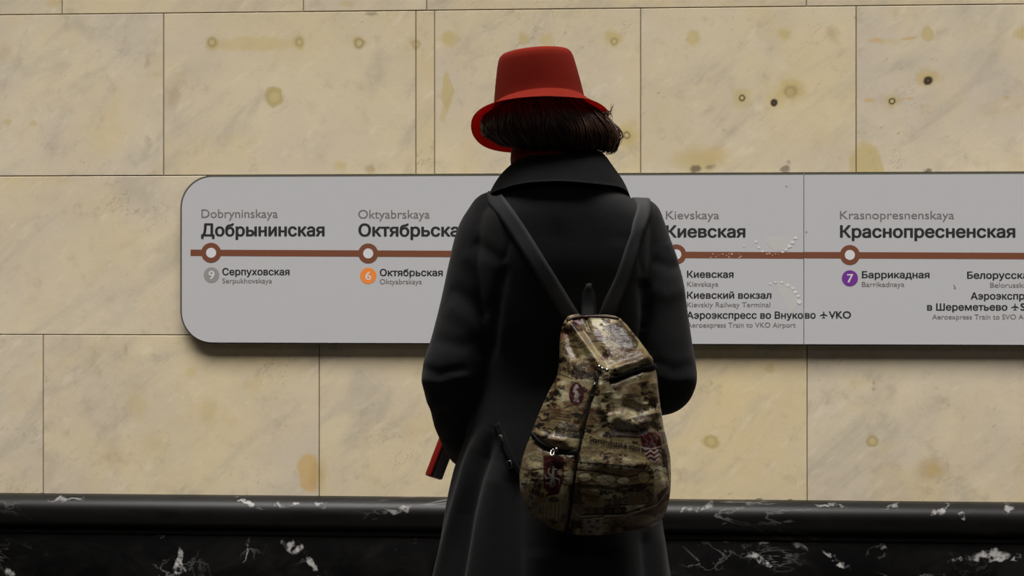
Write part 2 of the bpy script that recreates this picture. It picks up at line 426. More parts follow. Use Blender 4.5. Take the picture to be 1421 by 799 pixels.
def extrude_profile(name, prof, mat, label):
    """prof: (out from wall, z)"""
    bm = bmesh.new()
    n = 2
    rings = [[(x, YW - o, z) for o, z in prof] for x in np.linspace(WX0, WX1, n)]
    loft(bm, rings, True, True)
    o = from_bm(name, bm, mat, None, False)
    for p in o.data.polygons: p.use_smooth = len(p.vertices) == 4
    tag(o, label, None, None, 'structure'); return o
zt = WW(700, 690).z; zm_ = WW(700, 737).z; zj = WW(700, 746).z
r_ = (zt - zm_) / 2
prof = [(-.02, zm_), (.012, zm_)] + [(.012 + r_ * 1.05 * cos(a), (zt + zm_) / 2 + r_ * sin(a)) for a in np.linspace(-pi / 2, pi / 2 - .35, 22)] + [(.012, zt - .002), (.0, zt), (-.02, zt)]
extrude_profile('trim_1', prof, M_MOULD, 'rounded black marble moulding along the wall foot')
extrude_profile('trim_2', [(-.02, zj + .003), (.020, zj + .003), (.022, zj + .005), (.022, zm_ - .001), (-.02, zm_ - .001)], M_MOULD, 'narrow black marble fillet below the rounded moulding')
extrude_profile('trim_3', [(-.02, zj - .001), (.016, zj - .001), (.016, zj + .003), (-.02, zj + .003)], simple('rusty_joint', srgb(96, 66, 48), .9), 'thin reddish mortar joint above the plinth')
extrude_profile('baseboard_back', [(-.02, .0), (.026, .0), (.026, zj - .003), (.024, zj - .001), (-.02, zj - .001)], M_PLINTH, 'black marble plinth with white veins')

# floor of the platform
bm = bmesh.new()
bmesh.ops.create_cube(bm, size=1, matrix=Matrix.Translation(((WX0 + WX1) / 2, (YW - 9) / 2 + .05, -.05)) @ Matrix.Diagonal((WX1 - WX0, YW + 9, .1, 1)))
fl = from_bm('floor', bm, simple('grey_granite', srgb(58, 54, 50), .5, bump=(120, .05, .001), var=.25), None, False)
tag(fl, 'grey granite platform floor', None, None, 'structure')

# ================================================================== THE ROUTE SIGN
M_SIGN = simple('white_sign_sheet', srgb(163, 163, 165), .32, spec=.35, var=.015)
M_EDGE = simple('dark_sign_edge', srgb(70, 70, 62), .45)
M_BROWN = simple('brown_print', srgb(100, 56, 34), .5)
M_BLACK = simple('black_print', srgb(24, 24, 26), .5)
M_GREY = simple('grey_print', srgb(98, 94, 92), .5)
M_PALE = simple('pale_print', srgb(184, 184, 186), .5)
M_B9 = simple('badge_grey', srgb(126, 123, 121), .5)
M_B6 = simple('badge_orange', srgb(206, 118, 46), .5)
M_B7 = simple('badge_purple', srgb(96, 34, 122), .5)
M_FAINT = simple('faint_half_disc', srgb(166, 165, 163), .4)
SO = .034                      # sheet stands this far off the wall

def rounded(x0, x1, z0, z1, rl, rr, n=14):
    pts = []
    for (cx, cz, r, a0) in ((x1 - rr, z0 + rr, rr, -pi / 2), (x1 - rr, z1 - rr, rr, 0), (x0 + rl, z1 - rl, rl, pi / 2), (x0 + rl, z0 + rl, rl, pi)):
        if r <= 0: pts.append((cx, cz))
        else: pts += [(cx + r * cos(a0 + k * pi / 2 / n), cz + r * sin(a0 + k * pi / 2 / n)) for k in range(n + 1)]
    return pts
def slab_poly(name, pts, y0, y1, mat, parent, bev=0., smooth=False):
    bm = bmesh.new()
    a = [bm.verts.new((x, y0, z)) for x, z in pts]; b = [bm.verts.new((x, y1, z)) for x, z in pts]
    bm.faces.new(a); bm.faces.new(b[::-1]); n = len(pts)
    for i in range(n): bm.faces.new((a[i], b[i], b[(i + 1) % n], a[(i + 1) % n]))
    return from_bm(name, bm, mat, parent, smooth)

zt_s = WW(700, 241.5, SO).z; zb_s = WW(700, 478, SO).z
xl_s = WW(250, 360, SO).x; xm_s = WW(1115.5, 360, SO).x; xr_s = WW(2050, 360, SO).x
e = 2.6 / PXW
sign_l = empty('route_sign_panel', ((xl_s + xm_s) / 2, YW, zb_s)); sign_r = empty('route_sign_panel', ((xm_s + xr_s) / 2, YW, zb_s))
tag(sign_l, 'white route sign panel with rounded left end, partly hidden behind the red-hatted person', 'sign', 'panels of the route sign')
tag(sign_r, 'white route sign panel right of the seam, with the purple 7 badge', 'sign', 'panels of the route sign')
bpy.context.view_layer.update()
def keep(o, root):             # built in world space, parented without moving
    o.parent = root; o.matrix_parent_inverse = root.matrix_world.inverted(); return o
rad = 46 / PXW; g = .0008
for root, x0, x1, rl, rr in ((sign_l, xl_s, xm_s - g, rad, 0), (sign_r, xm_s + g, xr_s, 0, rad)):
    keep(slab_poly('edge_frame', rounded(x0, x1, zb_s, zt_s, rl, rr), YW - SO + .0015, YW - .0015, M_EDGE, None), root)
    ex0 = e if rl else .0; ex1 = e if rr else .0
    keep(slab_poly('face_sheet', rounded(x0 + ex0, x1 - ex1, zb_s + e * .7, zt_s - e, max(0, rl - e), max(0, rr - e)), YW - SO - .0012, YW - SO + .0015, M_SIGN, None), root)
FY = SO + .0012
def plate(name, pts_px, mat, root, lift=.0004, th=.0003):
    pts = [(WW(x, y, FY).x, WW(x, y, FY).z) for x, y in pts_px]
    return keep(slab_poly(name, pts, YW - FY - lift, YW - FY - lift + th, mat, None), root)
def disc_px(cx, cy, r, n=40): return [(cx + r * cos(2 * pi * k / n), cy + r * sin(2 * pi * k / n)) for k in range(n)]
def ring(name, cx, cy, r0, r1, mat, root, lift):
    bm = bmesh.new(); n = 48; yy = YW - FY - lift
    A = [bm.verts.new((lambda w: (w.x, yy, w.z))(WW(cx + r1 * cos(2 * pi * k / n), cy + r1 * sin(2 * pi * k / n), FY))) for k in range(n)]
    Bv = [bm.verts.new((lambda w: (w.x, yy, w.z))(WW(cx + r0 * cos(2 * pi * k / n), cy + r0 * sin(2 * pi * k / n), FY))) for k in range(n)]
    for k in range(n): bm.faces.new((A[k], A[(k + 1) % n], Bv[(k + 1) % n], Bv[k]))
    return keep(from_bm(name, bm, mat, None, False), root)
def text_mesh(body, bold):
    if not bold: return text_flat(body)
    base = text_flat(body); bm = bmesh.new()
    for k, (dx, dy) in enumerate(((0, 0), (bold, 0), (-bold, 0), (bold * .5, bold * .6), (-bold * .5, bold * .6), (bold * .5, -bold * .6), (-bold * .5, -bold * .6))):
        n0 = len(bm.verts); bm.from_mesh(base); bm.verts.ensure_lookup_table()
        for v in bm.verts[n0:]: v.co += Vector((dx, dy, k * 1e-5))
    me = bpy.data.meshes.new('t'); bm.to_mesh(me); bm.free(); bpy.data.meshes.remove(base)
    return me
from mathutils.geometry import delaunay_2d_cdt
def text_flat(body):
    c = bpy.data.curves.new('t', 'FONT'); c.body = body; c.size = 1; c.resolution_u = 5; c.fill_mode = 'NONE'
    o = bpy.data.objects.new('t', c); COL.objects.link(o)
    dg = bpy.context.evaluated_depsgraph_get(); dg.update()
    w = bpy.data.meshes.new_from_object(o.evaluated_get(dg))
    bpy.data.objects.remove(o); bpy.data.curves.remove(c)
    P = [(v.co.x, v.co.y) for v in w.vertices]
    # walk every outline in the order of its points
    nxt = {}
    for e_ in w.edges:
        a, b = e_.vertices; nxt.setdefault(a, []).append(b); nxt.setdefault(b, []).append(a)
    seen, loops = set(), []
    for st in range(len(P)):
        if st in seen or st not in nxt: continue
        lp, cur = [st], max(nxt[st]) if len(nxt[st]) == 1 else (st + 1 if st + 1 in nxt[st] else nxt[st][0]); seen.add(st)
        while cur not in seen:
            lp.append(cur); seen.add(cur); q = [k for k in nxt[cur] if k not in seen]
            if not q: break
            cur = q[0]
        if len(lp) > 2: loops.append(lp)
    bpy.data.meshes.remove(w)
    A = np.array([P[a] for l in loops for a in l]); Bq = np.array([P[a] for l in loops for a in l[1:] + l[:1]])
    idx, ed, k = [], [], 0
    for l in loops:
        n_ = len(l); ed += [(k + q, k + (q + 1) % n_) for q in range(n_)]; k += n_
    vo, eo, fo, *_ = delaunay_2d_cdt([Vector(p) for p in A], ed, [], 0, 1e-6)
    fs = []
    for f in fo:
        cx = sum(vo[q].x for q in f) / len(f); cy = sum(vo[q].y for q in f) / len(f)
        up = (A[:, 1] <= cy) & (Bq[:, 1] > cy); dn = (A[:, 1] > cy) & (Bq[:, 1] <= cy)
        sd = (Bq[:, 0] - A[:, 0]) * (cy - A[:, 1]) - (cx - A[:, 0]) * (Bq[:, 1] - A[:, 1])
        if int((up & (sd > 0)).sum()) - int((dn & (sd < 0)).sum()) != 0: fs.append(f)
    me = bpy.data.meshes.new('t'); me.from_pydata([(p.x, p.y, 0) for p in vo], [], [list(f) for f in fs]); me.update()
    bm = bmesh.new(); bm.from_mesh(me)
    bmesh.ops.delete(bm, geom=[v for v in bm.verts if not v.link_faces], context='VERTS')
    for f in bm.faces:
        if f.normal.z < 0: f.normal_flip()
    bm.to_mesh(me); bm.free()
    return me
CAPH = {}
def lettering(name, body, x0, x1, base, cap, mat, root, bold=0., lift=.0005):
    """text set on the sign from pixel x0 to x1, capitals 'cap' pixels high"""
    me = text_mesh(body, bold)
    ck = (bold, body.isascii())
    if ck not in CAPH:
        h = text_mesh('H' if ck[1] else 'Н', bold); hc = get_co(h); CAPH[ck] = hc[:, 1].max(); bpy.data.meshes.remove(h)
    co = get_co(me); co[:, 0] -= co[:, 0].min(); wdt = co[:, 0].max()
    fx = co[:, 0] / wdt * (x1 - x0); fy = co[:, 1] / CAPH[ck] * cap
    out = np.empty_like(co)
    for i in range(len(co)):
        w = WW(x0 + fx[i], base - fy[i], FY); out[i] = (w.x, YW - FY - lift - co[i, 2], w.z)
    set_co(me, out)
    me.name = name
    return keep(link(name, me, mat, None, False), root)
BO, SM, LT = .034, .026, .004
# the brown line
plate('line_bar', [(264.5, 346.2), (1115, 349.8), (1115, 358.8), (264.5, 355)], M_BROWN, sign_l)
plate('line_bar', [(1116, 349.4), (2000, 353.0), (2000, 362), (1116, 358.3)], M_BROWN, sign_r)
for root, cx, cy in ((sign_l, 293, 350.6), (sign_l, 511, 351.5), (sign_l, 938.5, 352.8), (sign_r, 1179.4, 353.6)):
    ring('station_ring', cx, cy, 7.0, 13.8, M_BROWN, root, .0007)
    plate('ring_centre', disc_px(cx, cy, 7.0), M_PALE, root, .0006, .0001)
for root, n_, cx, cy, r, m_, nm in ((sign_l, '9', 293.5, 381.5, 10.8, M_B9, (289.6, 297.6)), (sign_l, '6', 511, 382.6, 11.3, M_B6, (507, 515.2)), (sign_r, '7', 1179.4, 386, 11.2, M_B7, (1175.4, 1184.2))):
    bd = plate('transfer_badge', disc_px(cx, cy, r), m_, root, .0005)
    tx = lettering('number', n_, nm[0], nm[1], cy + 5.6, 11.4, M_PALE, root, .015, .0008)
    tx.parent = bd; tx.matrix_parent_inverse = Matrix.Identity(4)
    tx.matrix_world = Matrix.Identity(4)
bpy.context.view_layer.update()
T = [(sign_l, 'Dobryninskaya', 279.5, 385.5, 302, 11.6, M_GREY, LT), (sign_l, 'Добрынинская', 279.0, 450.5, 327.3, 17.6, M_BLACK, BO),
     (sign_l, 'Серпуховская', 308.5, 401.8, 381.5, 9.8, M_BLACK, SM), (sign_l, 'Serpukhovskaya', 308.5, 377.5, 392.8, 6.8, M_GREY, LT),
     (sign_l, 'Oktyabrskaya', 497.3, 596.5, 303, 11.8, M_GREY, LT), (sign_l, 'Октябрьская', 497.3, 651, 327.6, 17.6, M_BLACK, BO),
     (sign_l, 'Октябрьская', 527, 614.5, 382.7, 9.8, M_BLACK, SM), (sign_l, 'Oktyabrskaya', 527, 585.5, 394, 6.8, M_GREY, LT),
     (sign_l, 'Kievskaya', 924, 998, 303.8, 11.2, M_GREY, LT), (sign_l, 'Киевская', 924, 1034.5, 329, 16.6, M_BLACK, BO),
     (sign_l, 'Киевская', 953.3, 1018, 385, 9.6, M_BLACK, SM), (sign_l, 'Kievskaya', 953.3, 997, 397.4, 6.8, M_GREY, LT),
     (sign_l, 'Киевский вокзал', 953.3, 1070.5, 414, 9.6, M_BLACK, SM), (sign_l, 'Kievskiy Railway Terminal', 953.3, 1069, 426, 6.8, M_GREY, LT),
     (sign_l, 'Аэроэкспресс во Внуко', 953.0, 1114.5, 441.8, 9.8, M_BLACK, SM), (sign_l, 'Aeroexpress Train to VKO Airport', 953.5, 1104, 454.2, 6.8, M_GREY, LT),
     (sign_r, 'во', 1117, 1132, 441.6, 9.8, M_BLACK, SM), (sign_r, 'VKO', 1150, 1181, 441.6, 9.8, M_BLACK, SM),
     (sign_r, 'Krasnopresnenskaya', 1165.6, 1324, 303.8, 11.2, M_GREY, LT), (sign_r, 'Краснопресненская', 1165.6, 1409, 329.2, 17, M_BLACK, BO),
     (sign_r, 'Баррикадная', 1196, 1290, 385.6, 9.6, M_BLACK, SM), (sign_r, 'Barrikadnaya', 1196, 1255, 397.8, 6.8, M_GREY, LT),
     (sign_r, 'Белорусская', 1342, 1435, 386.4, 9.8, M_BLACK, SM), (sign_r, 'Belorusskaya', 1374, 1435, 398.8, 6.8, M_GREY, LT),
     (sign_r, 'Аэроэкспресс', 1347, 1446, 415.2, 9.8, M_BLACK, SM), (sign_r, 'в Шереметьево', 1286.5, 1398, 430.5, 9.8, M_BLACK, SM),
     (sign_r, 'SVO', 1416, 1446, 430.5, 9.8, M_BLACK, SM), (sign_r, 'Aeroexpress Train to SVO Airport', 1293.5, 1446, 442.9, 6.8, M_GREY, LT)]
for root, body, x0, x1, base, cap, mt, bo in T:
    lettering('lettering', body, x0, x1, base, cap, mt, root, bo)
PL = [(0, -5.2), (.7, -4), (.8, -1.4), (5.2, .6), (5.2, 1.8), (.8, .7), (.6, 3.0), (2.2, 4.0), (2.2, 4.9), (0, 4.4), (-2.2, 4.9), (-2.2, 4.0), (-.6, 3.0), (-.8, .7), (-5.2, 1.8), (-5.2, .6), (-.8, -1.4), (-.7, -4)]
for cx, cy in ((1143, 436.8), (1408.5, 425.8)):
    plate('plane_symbol', [(cx + y * -1.0, cy + x * 1.0) if False else (cx + x, cy + y) for x, y in PL], M_BLACK, sign_r, .0005)
# pale flecks in dotted arcs and faint half-discs near the seam
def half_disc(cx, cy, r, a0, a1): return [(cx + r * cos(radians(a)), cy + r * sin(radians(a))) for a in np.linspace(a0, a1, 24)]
plate('faint_half_disc', half_disc(1082, 328, 20, 0, 180), M_FAINT, sign_l, .00025, .0001)
plate('faint_half_disc', half_disc(1084, 414, 24, -110, 60), M_FAINT, sign_l, .00025, .0001)
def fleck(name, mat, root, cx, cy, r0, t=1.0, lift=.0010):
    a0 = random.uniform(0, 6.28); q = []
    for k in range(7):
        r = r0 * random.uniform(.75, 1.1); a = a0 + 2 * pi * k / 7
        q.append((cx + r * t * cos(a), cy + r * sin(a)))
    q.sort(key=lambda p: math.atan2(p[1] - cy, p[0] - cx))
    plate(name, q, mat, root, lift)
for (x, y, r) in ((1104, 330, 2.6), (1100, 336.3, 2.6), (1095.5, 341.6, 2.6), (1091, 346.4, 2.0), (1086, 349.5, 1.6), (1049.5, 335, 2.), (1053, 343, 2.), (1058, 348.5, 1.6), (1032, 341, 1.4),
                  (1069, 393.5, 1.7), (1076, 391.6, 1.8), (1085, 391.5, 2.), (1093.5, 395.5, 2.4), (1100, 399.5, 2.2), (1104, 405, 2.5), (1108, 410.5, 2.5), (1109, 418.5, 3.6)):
    fleck('pale_fleck', M_PALE, sign_l, x, y, r, 1.25)
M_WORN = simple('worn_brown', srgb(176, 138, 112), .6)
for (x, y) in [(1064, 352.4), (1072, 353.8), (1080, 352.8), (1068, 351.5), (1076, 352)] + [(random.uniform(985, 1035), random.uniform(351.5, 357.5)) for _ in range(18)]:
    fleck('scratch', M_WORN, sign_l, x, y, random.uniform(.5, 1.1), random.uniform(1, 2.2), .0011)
for (x, y, r, root) in ((1091.5, 258.5, 1.0, sign_l), (1119, 322, 1.1, sign_r), (1325, 399, 1.4, sign_r), (1324, 396, 1., sign_r)): fleck('dirt_speck', M_GREY, root, x, y, r)

# ================================================================== THE PERSON
person = empty('person', (0, 0, 0), TH)
tag(person, 'person in red hat and dark grey coat, seen from behind, standing before the route sign', 'person')

M_SKIN = simple('skin', srgb(206, 160, 134), .5, bump=(90, .1, .001))
M_COAT = simple('dark_grey_wool', (.027, .0266, .0276, 1), .95, spec=.06, sheen=.10, bump=(420, .35, .0015), var=.18)
M_FELT = simple('red_felt', (.47, .048, .029, 1), .95, spec=.03, sheen=.03, bump=(500, .2, .001))
M_FELTB = simple('red_felt_brim', (.47, .048, .029, 1), .95, spec=.03, sheen=.03, bump=(500, .2, .001))
M_SCARF = simple('red_knit', (.26, .008, .010, 1), .9, spec=.1, sheen=.2, bump=(260, .5, .002))
M_HAIR = simple('brown_hair', (.062, .025, .013, 1), .36, spec=.5, var=.5)
M_BOOT = simple('black_leather', (.012, .012, .012, 1), .45)
M_STRAP = simple('grey_webbing', (.062, .063, .066, 1), .75, spec=.25, bump=(700, .4, .001))
M_DSTRAP = simple('black_webbing', (.012, .012, .013, 1), .75, spec=.25, bump=(700, .4, .001))
M_METAL = simple('bright_metal', (.75, .72, .68, 1), .22, metal=1)

# ---- head frame
HC = PP(754, 164, .03)
RH = Matrix.Rotation(radians(10), 3, 'Z') @ Matrix.Rotation(radians(-20), 3, 'X') @ Matrix.Rotation(radians(-6), 3, 'Y')
def hp(x, y, z): return HC + RH @ Vector((x, y, z))

# ---- arms: (px, py, d, radius m) of the sleeves
SL = [(684, 300, 0, .050), (671, 328, 0, .055), (660, 380, 0, .0575), (648.5, 430, -.005, .0565), (637, 480, -.012, .0585), (628, 521, -.012, .0625),
      (633, 556, .03, .0565), (643, 590, .10, .0565), (650, 612, .165, .052), (653, 621, .195, .049)]
SR = [(888, 306, 0, .046), (900, 342, 0, .047), (910, 388, 0, .054), (917.5, 440, -.005, .0545), (922.5, 488, -.01, .0575), (926, 525, -.005, .060),
      (915, 540, .07, .054), (890, 541, .17, .048), (866, 536, .235, .044)]

# ---- body: one continuous surface
bm = bmesh.new()
ball(bm, hp(0, 0, .03), .073, .092, .088, RH, 24); ball(bm, hp(0, .022, -.035), .060, .070, .075, RH, 20)
ball(bm, hp(0, .068, -.085), .026, .022, .022, RH, 14)                      # chin
capsule(bm, hp(0, .094, .0), hp(0, .107, -.030), .009, .013)               # nose
ball(bm, hp(0, .084, .018), .050, .012, .010, RH, 14)                       # brow
for s in (-1, 1):
    ball(bm, hp(s * .074, -.005, -.012), .008, .018, .030, RH, 12)          # ears
    ball(bm, hp(s * .040, .062, -.035), .020, .020, .018, RH, 12)           # cheeks
ball(bm, hp(0, .094, -.056), .022, .010, .006, RH, 12); ball(bm, hp(0, .092, -.066), .018, .010, .007, RH, 12)   # lips
nb = PP(772, 262, 0.0)
capsule(bm, nb, hp(0, -.012, -.06), .058, .052)
pelv = PP(775, 560, 0.0)
def ell_tube(pts, n=20):
    rings = []
    for (px, py, d, w, dp) in pts:
        c = PP(px, py, d); rings.append([c + Vector((w * cos(2 * pi * k / n), dp * sin(2 * pi * k / n), 0)) for k in range(n)])
    loft(bm, rings)
ell_tube([(772, 268, 0, .075, .055), (774, 300, 0, .145, .080), (776, 380, 0, .140, .090), (777, 480, 0, .115, .080), (776, 580, 0, .150, .095), (776, 650, 0, .145, .095)])
for pts in (SL, SR):
    q = [PP(*p[:3]) for p in pts]; rr = [p[3] * .66 for p in pts]
    tube(bm, q, rr, 12); ball(bm, q[0], rr[0] * 1.05); ball(bm, q[-1], rr[-1])
for s in (-1, 1):
    hx = .085 * s; hip = Vector((hx, 0, .86)); kn = Vector((hx * 1.02, .015, .47)); an = Vector((hx * 1.05, -.01, .10))
    capsule(bm, hip, kn, .082, .055); capsule(bm, kn, an, .055, .036); capsule(bm, an, an + Vector((0, .13, -.06)), .036, .028)
# hands: palm, four fingers, thumb
def hand(wrist, along, palm_n, side, curl, size=1.0):
    along = along.normalized(); palm_n = (palm_n - along * palm_n.dot(along)).normalized()
    acr = along.cross(palm_n) * side
    c = wrist + along * .045 * size
    capsule(bm, wrist, wrist + along * .02, .023, .024)
    for t in (-.026, -.009, .009, .026):
        capsule(bm, wrist + along * .018 + acr * t * .6, wrist + along * .082 * size + acr * t, .014, .012, 10)
    for t, ln in ((-.028, .064), (-.009, .078), (.010, .074), (.028, .058)):
        p = wrist + along * .084 * size + acr * t; ang = .15
        for k, (fr, r0, r1) in enumerate(((.45, .0092, .0088), (.32, .0088, .0080), (.23, .0080, .0068))):
            ang += curl[k]
            dr = along * cos(ang) + palm_n * sin(ang)
            q = p + dr * (ln * fr); capsule(bm, p, q, r0, r1, 10); p = q
    p = wrist + along * .024 - acr * .026
    for dr, ln, r0, r1 in ((along * .6 - acr * .75 + palm_n * .25, .036, .014, .0115), (along * .75 - acr * .2 + palm_n * .62, .032, .0115, .010), (along * .8 + acr * .1 + palm_n * .6, .024, .010, .008)):
        q = p + dr.normalized() * ln; capsule(bm, p, q, r0, r1, 10); p = q
wl = PP(*SL[-1][:3]); fl_ = (wl - PP(*SL[-3][:3])).normalized()
wr = PP(*SR[-1][:3]); fr_ = (wr - PP(*SR[-3][:3])).normalized()
hand(wl + Vector((-.004, .012, .012)), Vector((-.10, .9, .42)), Vector((-1, .1, .1)), 1, (.45, .5, .3))
hand(wr + fr_ * .012, fr_ + Vector((-.2, 0, .1)), Vector((0, .35, -1)), -1, (.35, .45, .3))
body_me = remesh(bm, .0042, 2, .5)
link('body', body_me, M_SKIN, person)
# eyes
for s in (-1, 1):
    bm = bmesh.new(); ball(bm, hp(s * .031, .0765, -.002), .0125, seg=16)
    eo = from_bm('eye', bm, simple('eye_white', srgb(225, 220, 214), .25), person)
    bm = bmesh.new(); ball(bm, hp(s * .031, .0865, -.003), .0056, .003, .0056, RH, 14)
    from_bm('iris', bm, simple('iris_brown', srgb(52, 32, 20), .2), eo)
# boots
for s in (-1, 1):
    bm = bmesh.new(); hx = .0893 * s
    tube(bm, [(hx, -.01, .34), (hx, -.01, .22), (hx, -.012, .10), (hx, -.005, .055)], [.060, .054, .046, .046], 20)
    capsule(bm, (hx, -.015, .052), (hx, .125, .042), .044, .036, 16)
    ball(bm, (hx, .15, .036), .038, .05, .034)
    bmesh.ops.create_cube(bm, size=1, matrix=Matrix.Translation((hx, -.03, .022)) @ Matrix.Diagonal((.062, .06, .044, 1)))
    bmesh.ops.create_cube(bm, size=1, matrix=Matrix.Translation((hx, .105, .010)) @ Matrix.Diagonal((.076, .17, .020, 1)))
    bo = remesh(bm, .005, 2)
    link('boot', bo, M_BOOT, person)

# ---- coat: torso and sleeves in one cloth
rowsC = np.array([  # py, xl, xr, back depth, front depth
    [244, 727, 818, .062, .060], [256, 712, 838, .098, .070], [268, 695, 864, .113, .080], [282, 678, 886, .121, .090], [300, 664, 900, .126, .10],
    [325, 658, 906, .129, .112], [360, 656, 906, .132, .125], [400, 658, 903, .127, .13], [450, 664, 896, .118, .12], [500, 670, 888, .098, .115],
    [530, 668, 888, .094, .12], [565, 658, 893, .100, .13], [610, 645, 900, .114, .14], [650, 630, 907, .127, .155], [700, 619, 916, .144, .17],
    [750, 611, 923, .160, .185], [799, 602, 931, .174, .20], [880, 588, 946, .194, .215], [960, 574, 960, .210, .23], [1010, 566, 970, .218, .235]])
bm = bmesh.new()
pys = np.r_[np.linspace(244, 300, 15), np.linspace(308, 1010, 90)]
n = 72; rings = []
cols = [hermite(rowsC[:, 0], rowsC[:, k], pys) for k in range(1, 5)]
for py, xl, xr, db, df in zip(pys, *cols):
    cx = (xl + xr) / 2; w = (xr - xl) / 2; ex = 2 / 2.35
    ring_ = []
    for k in range(n):
        a = 2 * pi * k / n; ca, sa = cos(a), sin(a)
        x = math.copysign(abs(ca) ** ex, ca) * w; y = math.copysign(abs(sa) ** ex, sa)
        d = y * (df if y > 0 else db)
        if py > 600:               # soft pleats of the skirt
            d += .010 * min(1, (py - 600) / 200) * sin(a * 9 + 1.0) * abs(sa)
        ring_.append(PP(cx + x, py, 0) + Vector((0, d, 0)))
    rings.append(ring_)
loft(bm, rings)
for pts in (SL, SR):
    q = spline([tuple(PP(*p[:3])) + (p[3],) for p in pts], 46)
    tube(bm, q[:, :3], q[:, 3], 28)
    ball(bm, PP(*pts[0][:3]), pts[0][3], seg=20)
coat_me = remesh(bm, .0042, 7, .5)
sculpt(coat_me, [
    # left sleeve: wrinkles at the elbow and along the forearm
    ([(578, 508), (610, 518), (650, 510)], 5, -.004), ([(578, 527), (612, 532), (655, 520)], 6, .004), ([(584, 540), (615, 545), (660, 535)], 5, -.006),
    ([(588, 556), (620, 560), (655, 552)], 6, .004), ([(592, 568), (620, 576), (650, 570)], 5, -.005), ([(598, 588), (625, 594), (650, 590)], 6, .003),
    ([(605, 604), (625, 610), (655, 604)], 4, -.004), ([(600, 470), (640, 480), (672, 470)], 8, -.003), ([(622, 400), (650, 415), (680, 440)], 9, -.004), ([(618, 425), (645, 440), (672, 470)], 9, .003),
    ([(640, 350), (665, 370), (690, 420)], 10, .003), ([(655, 335), (680, 350), (700, 365)], 7, -.004),
    # seams and drape of the shoulders and the back
    ([(683, 278), (698, 300), (706, 335), (700, 365)], 3.5, -.0035), ([(890, 288), (884, 315), (886, 350), (892, 385)], 3.5, -.003),
    ([(700, 365), (690, 420), (680, 500)], 7, -.010), ([(892, 385), (897, 440), (893, 500)], 7, -.010),
    ([(715, 330), (725, 390), (730, 460)], 11, .003), ([(860, 330), (850, 390), (850, 440)], 12, .003),
    ([(772, 300), (775, 420), (775, 520)], 12, -.004), ([(665, 492), (668, 520), (670, 545)], 3.5, .005),
    # right sleeve
    ([(905, 360), (930, 372), (950, 368)], 7, -.004), ([(900, 400), (925, 410), (952, 400)], 9, .003), ([(905, 500), (935, 512), (966, 505)], 6, -.003), ([(905, 520), (940, 530), (968, 525)], 6, .003),
    ([(900, 545), (935, 548), (965, 540)], 5, -.003), ([(925, 335), (935, 352), (946, 368)], 5, .003),
    # skirt: the deep fold at the left and the broad pleat beside it
    ([(672, 590), (652, 640), (632, 710), (609, 800), (596, 870)], 6, .016), ([(684, 600), (668, 650), (650, 715), (634, 800), (625, 880)], 8, -.026),
    ([(690, 640), (680, 690), (674, 740), (672, 800), (672, 880)], 15, .016), ([(712, 640), (714, 720), (716, 870)], 11, -.020),
    ([(745, 760), (745, 800), (745, 880)], 14, .008), ([(790, 750), (795, 800), (795, 880)], 12, -.009), ([(845, 745), (850, 800), (855, 880)], 14, .008),
    ([(895, 735), (900, 800), (905, 880)], 7, -.010), ([(915, 735), (920, 800), (925, 880)], 6, .006),
], 1.25, .72)
coat = link('coat', coat_me, M_COAT, person)
COATB = bvh_of(coat_me)

# collar
def dense(ctrl, n): return spline([PP(*c) for c in ctrl], n)
NC = 90
fold = dense([(772, 338, .135), (730, 310, .105), (703, 275, .062), (700, 243, .012), (718, 222, -.022), (745, 208, -.036), (788, 205.5, -.042), (831, 208, -.032), (848, 231, -.012), (858, 256, .022), (848, 285, .070), (815, 312, .108), (776, 340, .136)], NC)
outer = dense([(762, 366, .150), (708, 338, .128), (677, 305, .075), (675.5, 274.5, -.004), (700, 261, -.080), (730, 254, -.116), (775, 251.5, -.128), (825, 255, -.120), (866.5, 262.5, -.045), (876, 288, .055), (865, 320, .10), (830, 346, .135), (784, 366, .150)], NC)
stand = dense([(772, 352, .115), (738, 330, .085), (714, 300, .05), (712, 268, .012), (726, 250, -.024), (748, 238, -.042), (786, 234, -.05), (826, 238, -.038), (838, 256, -.010), (842, 278, .020), (834, 300, .058), (808, 326, .09), (776, 352, .116)], NC)
bm = bmesh.new(); rings = []
for i in range(NC):
    f, o_, s_ = Vector(fold[i]), Vector(outer[i]), Vector(stand[i])
    cen = Vector((PP(775, 250, 0).x, .01, (f.z + o_.z) / 2))
    out = Vector((o_.x - cen.x, o_.y - cen.y, 0)).normalized()
    row = []
    for k in range(5): row.append(s_.lerp(f, k / 5))
    for k in range(13):
        t = k / 12; p = f.lerp(o_, t)
        p = p + (out * .5 + Vector((0, 0, .7))) * (.008 * sin(pi * t ** .7))
        row.append(p)
    rings.append(row)
loft(bm, rings, False, False)
bmesh.ops.solidify(bm, geom=bm.faces[:], thickness=.006)
bmesh.ops.smooth_vert(bm, verts=bm.verts[:], factor=.4, use_axis_x=True, use_axis_y=True, use_axis_z=True)
from_bm('collar', bm, M_COAT, person)

# scarf: a soft roll of red knit round the neck
bm = bmesh.new(); rings = []
sc = [(0, .090, -.145), ]
ns, nr = 64, 14
for i in range(ns):
    a = 2 * pi * i / ns
    base = PP(766, 217, .012)
    cx, cy = .071 * sin(a), -.070 * cos(a)
    c = base + Vector((cx, cy + .004, -.012 + cy * -.30 + .006 * sin(3 * a)))
    out = Vector((sin(a), -cos(a), 0))
    rings.append([c + out * (.013 * cos(2 * pi * k / nr)) + Vector((0, 0, 1)) * ((.040 + .003 * sin(5 * a)) * sin(2 * pi * k / nr)) for k in range(nr)])
rings.append(rings[0])
loft(bm, rings, True, False); bmesh.ops.remove_doubles(bm, verts=bm.verts[:], dist=1e-5)
from_bm('scarf', bm, M_SCARF, person)

